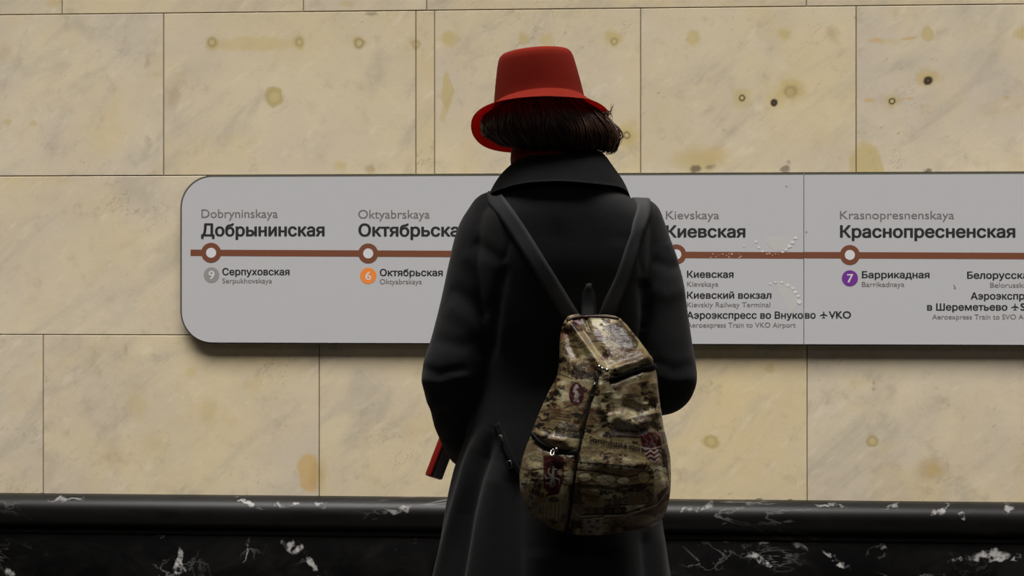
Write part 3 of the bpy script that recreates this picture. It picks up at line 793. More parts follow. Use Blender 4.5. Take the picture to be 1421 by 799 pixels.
HB = PP(748.5, 145, .035)
RHAT = Matrix.Rotation(radians(0), 3, 'Z') @ Matrix.Rotation(radians(-14), 3, 'X') @ Matrix.Rotation(radians(-5), 3, 'Y')
def hatp(x, y, z): return HB + RHAT @ Vector((x, y, z))
# ---- hair: a bob of locks over a cap of hair
bm = bmesh.new()
HR = RH
ball(bm, hp(0, -.004, .006), .078, .084, .066, RH, 24)
ball(bm, PP(782, 172, -.022), .074, .050, .042, None, 20)
ball(bm, PP(808, 176, .010), .048, .07, .042, None, 20)
ball(bm, PP(734, 172, -.005), .066, .075, .042, None, 20)
hb = remesh(bm, .006, 6, .5)
hco = get_co(hb); hx_, hy_ = unPP(hco)
top = np.clip((150 - hy_) / 12, 0, 1)          # nothing rises through the brim
hco[:, 2] -= top * np.maximum(0, (150 - hy_)) / 690; set_co(hb, hco)
hair_bm = bmesh.new(); hair_bm.from_mesh(hb)
rnd = random.Random(11)
def lock(pts, r, wave=0., ph=0., wd=None):
    q = spline(pts, 12); t = np.linspace(0, 1, 12)
    if wave:
        q = q + np.array(wd)[None] * (wave * np.sin(t * 7.5 + ph) * t)[:, None]
    tube(hair_bm, q, r * (.5 + .9 * t) * (1 - t ** 3) + .0002, 5, True, .55)
for i in range(230):
    a = rnd.uniform(-1.75, 1.75); ph0 = a * 9 + rnd.uniform(-.6, .6)     # 0 = straight back, + = right
    ex_, ey_ = 771 + 79 * sin(a) + (3 if a > 0 else 0), 200.5 + 5 * sin(a) + rnd.uniform(-6, 3)
    wv_ = rnd.uniform(.003, .009); cl = rnd.uniform(.65, 1.2); cr_ = rnd.uniform(.0008, .0026)
    for q_ in range(9):
        b_ = a + rnd.uniform(-.07, .07)
        p0 = hatp(.083 * sin(b_), -.094 * cos(b_), rnd.uniform(-.012, -.002))
        px_end = ex_ + rnd.uniform(-4, 4); py_end = ey_ + rnd.uniform(-4, 5)
        if a < -.3: px_end = max(px_end, 694 + rnd.uniform(0, 12))
        p3 = PP(px_end, py_end, .005 - .086 * cos(b_) + rnd.uniform(-.006, .006))
        outv = Vector((sin(b_), -cos(b_), 0)); bul = .015 + .011 * max(0, sin(b_)) + .016 * max(0, -sin(b_)) ** 2
        bul *= cl
        p1 = p0.lerp(p3, .35) + outv * bul * rnd.uniform(.85, 1.1); p2 = p0.lerp(p3, .72) + outv * bul * rnd.uniform(.8, 1.15)
        p4 = p3 + outv * rnd.uniform(-.016, .002) + Vector((rnd.uniform(-.006, .006), 0, -.004))
        lock([p0, p1, p2, p3, p4], cr_ * rnd.uniform(.7, 1.3), wv_, ph0, (cos(b_), sin(b_), 0))
for i in range(110):                                       # flyaway tips at the right
    px, py = rnd.uniform(838, 848), rnd.uniform(157, 197)
    p0 = PP(px - 16, py - 6, rnd.uniform(-.05, .03)); p1 = PP(px, py - 2, rnd.uniform(-.05, .03))
    p2 = p1 + Vector((rnd.uniform(.000, .008), 0, rnd.uniform(-.014, .008)))
    lock([p0, p1, p2], rnd.uniform(.0006, .0013))
for i in range(12):                                        # a few that lift away beside the brim
    p0 = PP(836, 160, -.02); p1 = PP(846, rnd.uniform(153, 160), -.01); p2 = PP(rnd.uniform(848, 853), rnd.uniform(142, 156), -.005)
    lock([p0, p1, p2], .0006)
for i in range(110):                                       # tips hanging at the lower right
    px = rnd.uniform(812, 847)
    p0 = PP(px + 3, 180, rnd.uniform(-.05, .02)); p1 = PP(px, 200, rnd.uniform(-.05, .02)); p2 = PP(px - rnd.uniform(0, 8), 207 + rnd.uniform(-4, 7), rnd.uniform(-.05, .02))
    lock([p0, p1, p2], rnd.uniform(.0007, .0018))
from_bm('hair', hair_bm, M_HAIR, person)

# ---- hat
def hat_rings(prof, n=96, wob=0.):
    out = []
    for (a, b_, z) in prof:
        r = []
        for k in range(n):
            t = 2 * pi * k / n
            r.append(hatp(a * cos(t), b_ * sin(t), z + wob * (a / .14) ** 4 * sin(2 * t + .6)))
        out.append(r)
    return out
bm = bmesh.new()
cp = [(.0955, .1075, -.010), (.0945, .1065, -.004), (.0935, .1055, .001), (.0920, .104, .008), (.0895, .1025, .024), (.0860, .0995, .046), (.0820, .0965, .068), (.0785, .0935, .086), (.0758, .0910, .097),
      (.0725, .087, .1045), (.0675, .081, .1090), (.060, .070, .1112), (.048, .057, .1120), (.032, .038, .1110), (.016, .019, .1095), (.004, .005, .1090)]
cp = [(a, b_, z * (.92 if z > 0 else 1)) for a, b_, z in cp]
cr = hat_rings(cp)
for (a, b_, z), r in zip(cp, cr):             # the flat top sits level on the tilted head
    f = max(0, min(1, z / .10)) ** 1.3
    for k in range(len(r)):
        t = 2 * pi * k / len(r); r[k] = r[k] + RHAT @ Vector((0, -.29 * max(0, z), b_ * sin(t) * .17 * f))
loft(bm, cr, True, False); bm.faces.new(bm.verts[-96:])
bmesh.ops.solidify(bm, geom=bm.faces[:], thickness=.003)
hat = from_bm('hat', bm, M_FELT, person); hat['label'] = 'red felt bucket hat with a turned-down brim'
# brim: from the seam out to its waving edge (px, py, depth), from the right round the front
edge = [(844, 154, .025), (845, 161, .060), (836, 176, .110), (806, 193, .150), (765, 206, .172), (722, 212, .165), (690, 209.5, .135), (669, 202, .100), (656, 188, .060), (653, 174, .030), (656, 162, .000), (667, 150.5, -.040),
        (686, 142, -.080), (718, 136, -.110), (757, 133.5, -.120), (797, 135.5, -.108), (824, 139.5, -.068), (838, 147.5, -.025)]
ew = edge[-4:] + edge + edge[:4]
es = spline([PP(*p) for p in ew], 1400)
cenb = np.array(HB); angs = np.unwrap(np.arctan2(es[:, 1] - cenb[1], es[:, 0] - cenb[0]))
n = 96; bm = bmesh.new(); rings = []
seam = hat_rings([(.0930, .1050, .002)], n)[0]
def edge_at(t):
    a = np.mod(angs - t + pi, 2 * pi) - pi
    i = int(np.argmin(np.abs(a[120:-120]))) + 120; return Vector(es[i])
eds = []
for k in range(n): p = seam[k]; eds.append(edge_at(math.atan2(p.y - cenb[1], p.x - cenb[0])))
for _ in range(3): eds = [(eds[k - 1] + eds[k] * 2 + eds[(k + 1) % n]) / 4 for k in range(n)]
for u in (0, .06, .16, .3, .45, .6, .75, .9, 1.0):
    rings.append([seam[k].lerp(eds[k], u) - Vector((0, 0, .0015 * sin(pi * u))) for k in range(n)])
loft(bm, rings, True, False)
bmesh.ops.solidify(bm, geom=bm.faces[:], thickness=.0028)
from_bm('brim', bm, M_FELTB, hat)

# ================================================================== THE BACKPACK
pack = empty('backpack', (0, 0, 0), TH)
pc = Matrix.Rotation(TH, 4, 'Z') @ PP(828, 745, -.2)
pack.location = (pc.x, pc.y, pc.z)
tag(pack, 'patterned tapestry backpack hanging on the person\'s back', 'backpack')
POFF = PP(828, 745, -.2)
def pk(o):                     # built in person space -> child of the pack
    me = o.data; co = get_co(me) - np.array(POFF); set_co(me, co); o.parent = pack; return o
rowsP = np.array([  # py, xl, xr, thickness
    [436.5, 812, 842, .014], [438.5, 795, 854, .030], [443, 785, 862, .042], [455, 779.5, 872, .062], [475, 776.5, 889, .088], [500, 776, 905, .112], [520, 773, 911.5, .126],
    [540, 763, 913.5, .134], [560, 753.5, 916, .140], [580, 745, 919, .146], [600, 738, 923, .150], [620, 730, 927.5, .153], [640, 724, 931, .155], [660, 721, 931.5, .155],
    [680, 722, 930.5, .151], [700, 728.5, 927, .143], [715, 738.5, 922, .130], [728, 756, 909, .105], [736, 775, 884, .072], [741, 796, 846, .036], [742.5, 806, 834, .018]])
NP, MP = 480, 520
pyp = np.linspace(436.5, 742.5, NP)
cp_ = [hermite(rowsP[:, 0], rowsP[:, k], pyp) for k in (1, 2, 3)]
def pback(py): return -.138 - .020 * np.clip((py - 600) / 140, 0, 1)
V = np.empty((NP, MP, 3))
ang = np.linspace(0, 2 * pi, MP, endpoint=False)
ca, sa = np.cos(ang), np.sin(ang)
ex = 2 / 2.5
for i, (py, xl, xr, th) in enumerate(zip(pyp, *cp_)):
    cx, w = (xl + xr) / 2, (xr - xl) / 2
    xx = np.sign(ca) * np.abs(ca) ** ex; yy = np.sign(sa) * np.abs(sa) ** ex
    dmid = pback(py) - th * .38
    d = dmid - np.where(yy > 0, yy * th * .62, yy * th * .38)
    k = (D + d) / F
    V[i, :, 0] = (cx + xx * w - HX) * k - XO; V[i, :, 1] = d; V[i, :, 2] = CZ - (py - HY) * k
verts = V.reshape(-1, 3)
ii, jj = np.meshgrid(np.arange(NP - 1), np.arange(MP), indexing='ij')
j2 = (jj + 1) % MP
faces = np.stack([ii * MP + jj, ii * MP + j2, (ii + 1) * MP + j2, (ii + 1) * MP + jj], -1).reshape(-1, 4).tolist()
faces += [list(range(MP))[::-1], list(range((NP - 1) * MP, NP * MP))]
pme = bpy.data.meshes.new('pack_body'); pme.from_pydata(verts.tolist(), [], faces); pme.update()
sculpt(pme, [
    ([(786, 445), (800, 462), (815, 482), (830, 505), (838, 520)], 6, .011), ([(783, 455), (790, 480), (800, 500)], 7, -.009), ([(805, 450), (825, 480), (842, 500)], 6, -.007),
    ([(790, 446), (795, 440), (806, 440)], 5, .006), ([(812, 438), (816, 448), (820, 458)], 3, -.006), ([(860, 450), (880, 480), (898, 500)], 9, .006),
    ([(846, 530), (868, 521), (892, 512), (908, 512)], 4, -.010), ([(846, 516), (870, 508), (895, 500), (906, 503)], 6, .010), ([(770, 533), (762, 552), (750, 580)], 5, -.005),
    ([(833, 528), (834, 555), (838, 580)], 4, .009), ([(828, 528), (818, 560), (808, 600), (800, 640), (793, 690), (787, 738)], 3, -.008), ([(842, 545), (848, 575)], 6, -.006),
    ([(735, 608), (755, 620), (775, 626), (800, 628)], 4, -.009), ([(738, 596), (760, 608), (790, 614)], 6, .006), ([(850, 575), (880, 590), (905, 585)], 8, .007), ([(862, 560), (890, 570), (915, 560)], 7, -.007),
    ([(885, 600), (905, 590), (922, 600)], 5, -.006), ([(912, 610), (922, 640), (926, 670)], 6, -.005), ([(815, 640), (860, 646), (905, 644)], 9, .004), ([(800, 708), (850, 706), (905, 690)], 9, -.005),
    ([(745, 640), (742, 680), (755, 712)], 9, .005), ([(776, 640), (772, 680), (775, 720)], 7, -.004), ([(905, 525), (908, 550), (913, 580)], 5, .006), ([(893, 530), (898, 560)], 5, -.006),
])
# ---- printed pattern of the cloth
pco = get_co(pme); qx, qy = unPP(pco)
nv = len(pco)
def lin(c): return np.array(srgb(*c)[:3])
OCH, TAN, CRM, DBR, BLK, MAR, WHT, GRY, ORG = [lin(c) for c in ((160, 142, 100), (132, 113, 82), (206, 194, 156), (56, 38, 25), (24, 19, 16), (80, 20, 24), (176, 166, 158), (96, 88, 82), (116, 84, 54))]
colr = np.tile(OCH, (nv, 1))
rng = np.random.RandomState(5)
def vnoise(x, y, s, seed):
    r = np.random.RandomState(seed); G = r.rand(64, 64)
    u, v = x / s, y / s; i, j = np.floor(u).astype(int), np.floor(v).astype(int); fu, fv = u - i, v - j
    fu = fu * fu * (3 - 2 * fu); fv = fv * fv * (3 - 2 * fv)
    g_ = lambda a, b_: G[a % 64, b_ % 64]
    return (g_(i, j) * (1 - fu) + g_(i + 1, j) * fu) * (1 - fv) + (g_(i, j + 1) * (1 - fu) + g_(i + 1, j + 1) * fu) * fv
def blend(c, w):
    global colr
    w = np.clip(w, 0, 1)[:, None]; colr = colr * (1 - w) + c[None] * w
n1 = vnoise(qx, qy, 26, 1) * .6 + vnoise(qx, qy, 11, 2) * .4
blend(TAN, (n1 - .45) * 5); blend(CRM, (.43 - n1) * 7)
blend(ORG, (vnoise(qx, qy, 22, 3) * .7 + vnoise(qx, qy, 7, 4) * .3 - .62) * 6 * .6)
front = np.tile(ang, NP) > pi * .97          # the side away from the wearer carries the drawing
def inside(poly):
    r = np.zeros(nv, bool); m = len(poly)
    for a in range(m):
        (x1, y1), (x2, y2) = poly[a], poly[(a + 1) % m]
        cnd = ((y1 > qy) != (y2 > qy))
        xi = (x2 - x1) * (qy - y1) / ((y2 - y1) if y2 != y1 else 1e-9) + x1
        r ^= cnd & (qx < xi)
    return r.astype(float)
def fill(poly, c, w=1.): blend(c, inside(poly) * w)
def line(poly, wd_, c, w=1.):
    d, _ = segdist(qx, qy, poly); blend(c, np.clip((wd_ - d) / .7 + .5, 0, 1) * w)
def oval(cx, cy, rx, ry, c, w=1.): blend(c, np.clip((1 - np.hypot((qx - cx) / rx, (qy - cy) / ry)) * min(rx, ry) + .5, 0, 1) * w)
def rect(x, y, a, b_, c, w=1., rot=0.):
    cr, sr = cos(rot), sin(rot)
    fill([(x + u * cr - v * sr, y + u * sr + v * cr) for u, v in ((-a, -b_), (a, -b_), (a, b_), (-a, b_))], c, w)
pr = random.Random(21)
def town(x0, x1, yb, hmax, rot=0., c=DBR, n_=None):
    """a row of little houses with dark windows along a baseline"""
    x = x0
    while x < x1:
        w_ = pr.uniform(4, 9); h_ = hmax * pr.uniform(.5, 1); y = yb + (x - x0) * tan(rot)
        cc = pr.choice([c, c, TAN, GRY, ORG, DBR])
        fill([(x, y), (x, y - h_), (x + w_ / 2, y - h_ - w_ * .45), (x + w_, y - h_), (x + w_, y)], cc, .85)
        line([(x - .5, y - h_), (x + w_ / 2, y - h_ - w_ * .5), (x + w_ + .5, y - h_)], .9, BLK, .8)
        yy_ = y - h_ + 2.5
        while yy_ < y - 1.5:
            for k in range(max(1, int(w_ / 3))): rect(x + 1.8 + k * 2.8, yy_, .7, 1.0, BLK, .8)
            yy_ += 3.6
        x += w_ + pr.uniform(-.5, 1.5)
    line([(x0, yb), (x1, yb + (x1 - x0) * tan(rot))], 1.0, BLK, .85)
def scribble(x, y, ln, rot=0., c=BLK, h_=2.6):
    pts = []; u = 0
    while u < ln:
        v = pr.uniform(-h_, h_)
        pts.append((x + u * cos(rot) - v * sin(rot), y + u * sin(rot) + v * cos(rot))); u += pr.uniform(1.2, 2.4)
    line(pts, 1.0, c, .9)
def tree_blob(x, y, r, c=DBR):
    for _ in range(9): oval(x + pr.uniform(-r, r), y + pr.uniform(-r * .7, r * .7), r * pr.uniform(.25, .5), r * pr.uniform(.2, .45), pr.choice([c, BLK, DBR]), .85)
# filler motifs, all over
for _ in range(290):
    x, y = pr.uniform(720, 932), pr.uniform(440, 742)
    t_ = pr.random()
    if t_ < .22: scribble(x, y, pr.uniform(8, 20), pr.uniform(-.3, .3), pr.choice([BLK, DBR, MAR]))
    elif t_ < .62: tree_blob(x, y, pr.uniform(3, 7), pr.choice([DBR, BLK, MAR, DBR]))
    elif t_ < .8: line([(x, y), (x + pr.uniform(-18, 18), y + pr.uniform(-8, 8)), (x + pr.uniform(10, 26), y + pr.uniform(-6, 6))], .8, pr.choice([DBR, BLK]), .8)
    else: rect(x, y, pr.uniform(3, 7), pr.uniform(2, 4), pr.choice([DBR, TAN, MAR, ORG]), .7, pr.uniform(-.3, .3))
# upper part
rect(822, 440, 26, 3.5, DBR, .6); oval(800, 447, 7, 7, MAR, .7); oval(795, 450, 5, 4, BLK, .6); oval(815, 446, 7, 4, BLK, .6)
fill([(838, 452), (862, 446), (886, 474), (884, 484), (868, 480), (852, 470)], DBR, .85)
for k in range(7): line([(842 + k * 4, 452 + k * 3), (860 + k * 4, 448 + k * 4.2)], .7, BLK, .8)
for k in range(6): tree_blob(845 + k * 6, 468 + k * 4, 3.4, BLK)
fill([(862, 484), (892, 484), (902, 500), (860, 512), (856, 500)], ORG, .55); fill([(868, 490), (890, 488), (896, 498), (866, 504)], DBR, .55)
for k in range(9): rect(826 + k * 1.6 + (k % 2) * 3, 455 + k * 4.4, 3.2, 1.5, DBR if k % 3 else MAR, .85, .5); 
for k in range(8): tree_blob(783 + (k % 3) * 3, 484 + k * 4.4, 2.6, DBR)
town(790, 828, 515, 14, .12, DBR); rect(808, 503, 17, 4, ORG, .5); fill([(792, 512), (832, 518), (828, 528), (792, 523)], DBR, .8); scribble(793, 518, 34, .1, BLK, 3)
fill([(852, 522), (905, 508), (910, 520), (860, 536), (848, 534)], BLK, .35)
# oval emblem, pale figure in it
oval(800, 547, 10.5, 16.5, MAR, 1); oval(800, 547, 8.5, 14, MAR * .7, 1); line([(800, 535), (797, 541), (801, 545), (798, 550), (802, 556)], 1.9, WHT, .9); line([(796, 543), (804, 548), (797, 556)], 1.2, WHT, .8); oval(801, 537, 2, 2.4, WHT, .8)
tree_blob(770, 548, 8, BLK); tree_blob(766, 560, 6, DBR); tree_blob(779, 538, 4, BLK); fill([(765, 565), (795, 570), (790, 585), (765, 582)], ORG, .6)
for k in range(4): line([(766, 568 + k * 4), (792, 572 + k * 4)], .6, DBR, .7)
town(770, 815, 604, 12, .1, GRY); rect(790, 592, 14, 4, WHT, .35, .15)
tree_blob(750, 592, 7, BLK); tree_blob(758, 604, 6, BLK); tree_blob(798, 575, 5, BLK)
# right of the seam
for k in range(6): tree_blob(832 + (k % 3) * 7, 545 + k * 9, 5, BLK if k % 2 else DBR)
oval(872, 552, 9, 6, DBR, .8); oval(868, 551, 4, 3, OCH, .9); oval(880, 549, 5, 4, BLK, .5); fill([(850, 556), (900, 548), (902, 575), (856, 585)], CRM, .35)
for k in range(6): tree_blob(897 + (k % 2) * 6, 536 + k * 8, 3.6, BLK if k % 2 else DBR)
fill([(876, 580), (912, 572), (914, 582), (890, 590)], DBR, .8); town(848, 890, 605, 15, .05, BLK); fill([(856, 583), (878, 585), (884, 597), (856, 595)], WHT, .5); rect(868, 602, 15, 2.2, WHT, .5, .06)
# the scroll with lettering
fill([(812, 600), (890, 618), (890, 634), (806, 622)], OCH, .9)
# bridge
line([(795, 641), (840, 644), (880, 648), (902, 646)], 1.0, BLK, .9)
for k in range(9): rect(806 + k * 11, 643 + k * .7, 1.2, 2.2, BLK, .85)
fill([(795, 648), (900, 652), (905, 668), (880, 672), (795, 662)], TAN, .8); line([(795, 651), (830, 654), (870, 662), (905, 654)], 1.4, BLK, .85)
for cx, cy, rx, ry in ((812, 662, 9, 6), (840, 666, 14, 7.5), (865, 667, 9, 5), (893, 662, 8, 8)): oval(cx, cy, rx + 1.4, ry + 1.4, BLK, .85); oval(cx, cy, rx, ry, CRM if cx < 880 else OCH, .8)
line([(800, 672), (850, 677), (905, 672)], 2.2, DBR, .8); line([(808, 676), (900, 682)], 1.6, BLK, .7)
# town below the bridge
for k in range(7): tree_blob(836 + k * 10, 681 + (k % 2) * 2, 4, BLK)
fill([(812, 680), (832, 682), (832, 697), (812, 696)], ORG, .7); line([(812, 688), (832, 689)], .8, DBR, .8)
town(840, 900, 702, 14, -.06, GRY); fill([(872, 684), (898, 680), (896, 700), (872, 701)], TAN, .7); town(812, 868, 713, 9, 0, BLK)
line([(808, 714), (868, 712), (905, 700)], 1.2, BLK, .8); line([(808, 717), (870, 715), (920, 698)], 1.2, CRM, .7)
fill([(835, 718), (880, 713), (920, 698), (926, 706), (880, 728), (835, 736)], ORG, .55)
line([(880, 714), (905, 710)], 2, DBR, .7); line([(866, 735), (895, 730), (925, 716)], 2.6, MAR, .95); line([(856, 724), (850, 736)], 4, DBR, .8); tree_blob(864, 728, 5, BLK)
# striped shield
sh = [(888, 603), (914, 598), (919, 620), (917, 634), (908, 644), (897, 634), (891, 620)]
fill(sh, MAR, 1)
msk = inside(sh)
wv = np.sin((qy + 1.6 * np.sin((qx - 888) * .55) + (qx - 888) * .12) * 2 * pi / 6.4)
blend(WHT, msk * (qy > 621) * np.clip(wv * 3, 0, 1) * .9)
for c_ in (([(893, 607), (899, 612), (896, 617), (903, 619)]), ([(902, 604), (906, 610), (903, 615), (910, 617)]), ([(908, 604), (913, 609)])): line(c_, 1.0, GRY, .9)
line([(890, 620), (904, 623), (918, 619)], .9, WHT, .8)
fill([(917, 600), (922, 598), (926, 612), (920, 616)], BLK, .8)
for k in range(4): line([(915 + k * 3, 624 + k), (925 + k, 650 + k * 5)], .9, DBR, .8)
fill([(908, 655), (920, 652), (924, 676), (908, 690)], CRM, .6); fill([(912, 686), (928, 672), (930, 690), (914, 704)], MAR, .9); line([(914, 698), (928, 680)], .8, WHT, .7)
# left pocket
line([(722, 649), (735, 653), (752, 650)], 1.2, BLK, .8); fill([(726, 632), (750, 622), (757, 645), (735, 652)], CRM, .35)
for k in range(5): line([(728, 657 + k * 5), (748, 655 + k * 5)], .7, DBR, .6)
fill([(754, 632), (782, 634), (783, 662), (776, 684), (764, 688), (754, 676)], MAR, .95); fill([(758, 640), (778, 641), (778, 664), (768, 680), (759, 670)], MAR * .6, 1)
for a in np.linspace(.3, 2 * pi + .3, 8)[:-1]: line([(767, 662), (767 + 9 * cos(a), 662 + 10 * sin(a)), (767 + 12 * cos(a + .4), 662 + 13 * sin(a + .4))], 1.0, WHT if a < 5 else GRY, .85)
line([(768, 648), (767, 664), (764, 674)], 1.4, WHT, .9); oval(777, 655, 3.5, 4, CRM, .6)
for k in range(6): rect(730 + k * 4.5, 676 + k * 2.2, 1.8, 4, MAR if k % 2 else BLK, .85, .3)
fill([(760, 688), (782, 684), (784, 694), (758, 696)], CRM, .5); oval(768, 693, 8, 4, BLK, .8)
fill([(750, 698), (780, 696), (778, 726), (752, 716)], OCH, .8)
for k in range(5): line([(754 + k * 5.5, 700), (753 + k * 5.5, 722)], .7, DBR, .7)
tree_blob(768, 724, 5, DBR); tree_blob(735, 690, 5, DBR); tree_blob(742, 700, 4, BLK)
fill([(788, 672), (806, 668), (808, 698), (790, 700)], DBR, .8); fill([(786, 700), (806, 698), (806, 728), (784, 730)], GRY, .5); town(784, 808, 732, 10, 0, MAR); line([(790, 704), (804, 716)], 1.2, WHT, .5)
# pale shield with dark birds
fill([(810, 720), (838, 717), (834, 733), (826, 743), (813, 743)], WHT, .75); line([(808, 719), (838, 716)], 1.2, BLK, .8)
for x, y in ((817, 724), (829, 723), (822, 731), (829, 733), (819, 738)): oval(x, y, 2.4, 1.5, BLK, .9); line([(x - 2.5, y - 2), (x, y), (x + 3, y - 2)], .6, BLK, .9)
line([(806, 720), (806, 742)], 1.6, MAR, .7)
# woven grain
wv2 = .86 + .28 * vnoise(qx, qy, 1.6, 9)
colr = np.clip(colr * wv2[:, None], 0, 1)
ca_ = pme.color_attributes.new('print', 'FLOAT_COLOR', 'POINT')
ca_.data.foreach_set('color', np.c_[colr, np.ones(nv)].astype(np.float32).reshape(-1))
def cloth_material():
    m, nt, b = newmat('tapestry_cloth'); N = nt.nodes.new; L = nt.links.new
    at = N('ShaderNodeAttribute'); at.attribute_name = 'print'
    L(at.outputs['Color'], b.inputs['Base Color'])
    b.inputs['Roughness'].default_value = .36; b.inputs['Specular IOR Level'].default_value = .5
    tc = N('ShaderNodeTexCoord'); nz = N('ShaderNodeTexNoise'); L(tc.outputs['Object'], nz.inputs['Vector']); nz.inputs['Scale'].default_value = 75; nz.inputs['Detail'].default_value = 5
    bp = N('ShaderNodeBump'); bp.inputs['Strength'].default_value = .55; bp.inputs['Distance'].default_value = .006
    L(nz.outputs['Fac'], bp.inputs['Height']); L(bp.outputs[0], b.inputs['Normal'])
    return m
PB = bvh_of(pme)
pbody = pk(link('pack_body', pme, cloth_material()))

def drape(bvh, poly, n, lift):
    out = []
    for x, y in spline([(p[0], p[1]) for p in poly], n):
        h, no = hit(bvh, x, y)
        if h is None: continue
        out.append((h + no * lift, no))
    return out
def ribbon(name, path, width, thick, mat, parent_fn):
    """path: list of (point, normal)"""
    bm = bmesh.new(); rings = []
    for i, (p, no) in enumerate(path):
        t = (path[min(i + 1, len(path) - 1)][0] - path[max(i - 1, 0)][0]).normalized()
        s = t.cross(no).normalized(); nn = s.cross(t).normalized()
        w = width[i] if hasattr(width, '__len__') else width
        r = []
        for u in (-1, -.5, 0, .5, 1): r.append(p + s * (w * u / 2) + nn * (thick * .5 * (1 - .35 * u ** 4)))
        for u in (1, .5, 0, -.5, -1): r.append(p + s * (w * u / 2) - nn * (thick * .5 * (1 - .35 * u ** 4)))
        rings.append(r)
    loft(bm, rings)
    return parent_fn(from_bm(name, bm, mat))
def smooth_path(path, it=3):
    for _ in range(it):
        q = [path[0]]
        for a, b_, c in zip(path, path[1:], path[2:]): q.append(((a[0] + b_[0] * 2 + c[0]) / 4, (a[1] + b_[1] * 2 + c[1]).normalized()))
        q.append(path[-1]); path = q
    return path
def over(bvh, pts, n, lift):   # 3-D guide points laid on the nearest cloth
    out = []
    for p in spline(pts, n):
        h, no, _, _ = bvh.find_nearest(Vector(p)); out.append((h + no * lift, no))
    return out
# lettering on the scroll (drawn on the cloth)
tm = text_mesh('Staroměstské nám', .03); tco = get_co(tm); tco[:, 0] -= tco[:, 0].min(); tw = tco[:, 0].max()
bmx = bmesh.new(); bmx.from_mesh(tm); bmesh.ops.triangulate(bmx, faces=bmx.faces[:]); bmx.to_mesh(tm); bmx.free()
tco = get_co(tm); tco[:, 0] -= tco[:, 0].min()
for i in range(len(tco)):
    u = tco[i, 0] / tw
    h, no = hit(PB, 818 + u * 70, 612 + u * 14 - tco[i, 1] * 10.5)
    tco[i] = tuple(h + no * .0012) if h is not None else tuple(PP(818, 612, -.28))
set_co(tm, tco)
lt = pk(link('printed_lettering', tm, simple('brown_print_cloth', (.018, .012, .008, 1), .7), None, False))

# zips, seam piping, pullers
zr = smooth_path(drape(PB, [(845, 527), (858, 523), (872, 518), (890, 512), (904, 508), (911, 512), (913, 518)], 30, .003))
ribbon('zip', zr, .012, .005, M_DSTRAP, pk)
zl = smooth_path(drape(PB, [(740, 602), (748, 611), (760, 619), (772, 624), (786, 628), (799, 628)], 26, .003))
ribbon('zip', zl, .012, .005, M_DSTRAP, pk)
for poly in ([(829, 522), (822, 550), (812, 590), (803, 630), (797, 670), (790, 710), (787, 736)],):
    bm = bmesh.new(); q = smooth_path(drape(PB, poly, 60, .0015)); tube(bm, [a for a, _ in q], np.linspace(.0036, .0014, len(q)), 8)
    pk(from_bm('seam_piping', bm, M_DSTRAP))
def puller(pts, mat=M_METAL):
    """slider plus a twisted loop of wire"""
    bm = bmesh.new()
    P0 = []
    for x, y in pts:
        h, no = hit(PB, x, y); P0.append((h + no * .006, no))
    c, no = P0[0]; ball(bm, c, .0048, .0035, .0048, None, 12)
    c, no = P0[1]; ball(bm, c, .0042, .0035, .0042, None, 12)
    tube(bm, [P0[0][0], P0[1][0]], .0024, 8)
    for a, b_ in zip(P0[2:], P0[3:]):
        A, B_ = a[0], b_[0]; t = (B_ - A); s = t.cross(a[1]).normalized(); ring_ = []
        for k in range(17):
            u = 2 * pi * k / 16; ring_.append(A.lerp(B_, .5 - .5 * cos(u)) + s * (.0034 * sin(u)))
        tube(bm, ring_, .0011, 6)
    return pk(from_bm('zip_puller', bm, mat))
puller([(832, 509), (841, 515), (829, 515), (825, 532), (822, 549)])
puller([(770, 625), (774, 621), (768, 626), (767, 633)])

# ---- straps
def strap_full(name, px_path, guide, w, mat):
    a = drape(COATB, px_path, 40, .0035)
    b_ = over(COATB, [a[-1][0]] + guide, 60, .0035)
    return ribbon(name, smooth_path(a + b_[1:], 5), w, .003, mat, pk)
yb = pback(440)
lo_l = PP(735, 640, -.150); lo_r = PP(921, 650, -.150)
strap_full('shoulder_strap', [(797, 446), (783, 424), (757, 382), (728, 335), (704, 297), (692, 281)],
           [PP(688, 276, -.02), PP(690, 285, .06), PP(693, 330, .11), PP(690, 400, .115), PP(690, 470, .10), PP(692, 540, .06)], .0335, M_STRAP)
strap_full('shoulder_strap', [(839, 443), (848, 420), (862, 388), (876, 345), (887, 308), (893, 292)],
           [PP(890, 284, -.02), PP(886, 292, .06), PP(878, 335, .11), PP(872, 400, .115), PP(876, 470, .10), PP(872, 540, .06)], .0335, M_STRAP)
# lower webbing with its buckles
lw = drape(COATB, [(690, 588), (697, 604), (706, 628), (716, 648), (728, 660)], 24, .004)
ribbon('lower_strap', smooth_path(lw), .016, .0025, M_DSTRAP, pk)
for x, y, l in ((697, 611, 6), (708, 644, 5)):
    bm = bmesh.new(); h, no = hit(COATB, x, y); up = Vector((-.25, 0, 1)).normalized(); s = up.cross(no).normalized()
    c = h + no * .008; a_, b2 = s * .0035, up * (l / 690)
    tube(bm, [c - a_ - b2, c - a_ + b2, c + a_ + b2, c + a_ - b2, c - a_ - b2], .0011, 8)
    pk(from_bm('buckle', bm, simple('dull_metal', (.4, .39, .37, 1), .35, metal=1)))
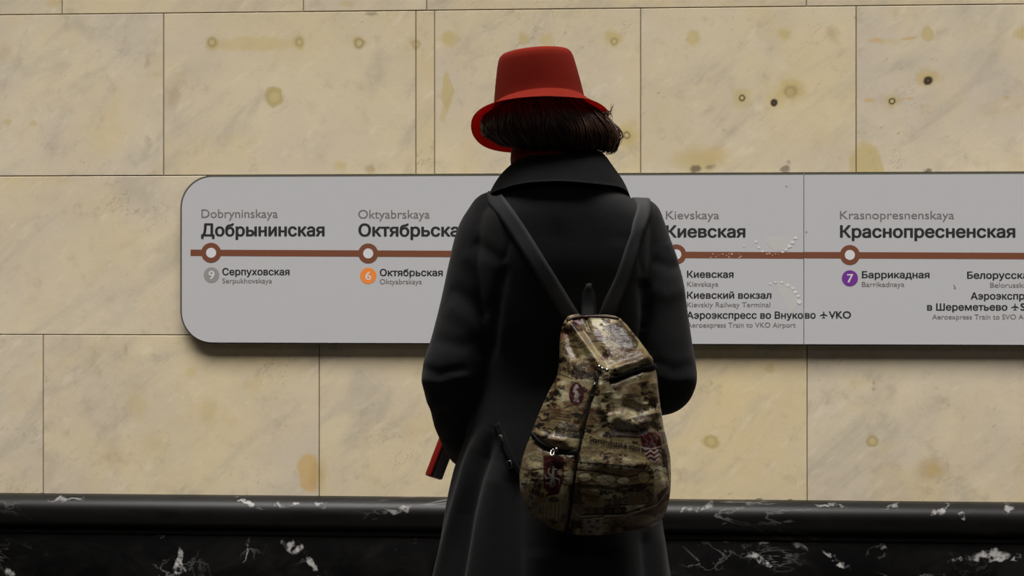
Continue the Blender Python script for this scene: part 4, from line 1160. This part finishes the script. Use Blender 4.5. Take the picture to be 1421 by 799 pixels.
# hanging loop at the top
q = [PP(816, 443, -.172), PP(816, 425, -.160), PP(816, 407, -.156), PP(817, 397, -.1555), PP(817.5, 393.5, -.1515), PP(818, 398, -.1475), PP(819, 420, -.147), PP(820, 443, -.150)]
qq = spline(q, 40); path = []
for i, p in enumerate(qq):
    t = Vector(qq[min(i + 1, 39)] - qq[max(i - 1, 0)]).normalized(); path.append((Vector(p), t.cross(Vector((1, 0, 0))).normalized()))
ribbon('hanging_loop', path, [.026 - .016 * math.exp(-((i - 20) / 5) ** 2) for i in range(40)], .0022, M_DSTRAP, pk)
# gathered top band
bm = bmesh.new(); q = drape(PB, [(787, 446), (795, 441.5), (812, 440), (840, 440), (858, 443)], 30, .0005)
tube(bm, [a for a, _ in smooth_path(q)], .0035, 8); pk(from_bm('gathered_edge', bm, simple('maroon_piping', (.045, .012, .010, 1), .5)))

# ================================================================== THE CASE IN THE LEFT HAND
A0, A1 = PP(643, 552, .245), PP(601, 662.5, .235)
ax = (A1 - A0).normalized(); mid = (A0 + A1) / 2
fz = Vector((.30, .93, 0)); fz = (fz - ax * fz.dot(ax)).normalized(); sx = ax.cross(fz).normalized()
case = empty('slim_case', (0, 0, 0), TH)
wc = Matrix.Rotation(TH, 4, 'Z') @ A1; case.location = wc
tag(case, 'slim red and black case sticking out below the left sleeve of the grey coat', 'case')
def cs(o):
    set_co(o.data, get_co(o.data) - np.array(A1)); o.parent = case; return o
Mx = Matrix((ax, fz, sx)).transposed().to_4x4()
L_ = (A1 - A0).length
def rbox(c, lx, ly, lz, bev):
    bm = bmesh.new(); bmesh.ops.create_cube(bm, size=1, matrix=Matrix.Translation(c) @ Mx @ Matrix.Diagonal((lx, ly, lz, 1)))
    bmesh.ops.bevel(bm, geom=bm.edges[:], offset=bev, segments=4, affect='EDGES', profile=.6)
    return bm
cs(from_bm('case_shell', rbox(mid, L_, .080, .0125, .003), simple('red_case', (.45, .020, .014, 1), .4)))
for s in (1, -1):
    cs(from_bm('black_face', rbox(mid + sx * (.0066 * s) + fz * .002, L_ - .004, .074, .0035, .0012), simple('black_case_face', (.008, .008, .009, 1), .3)))
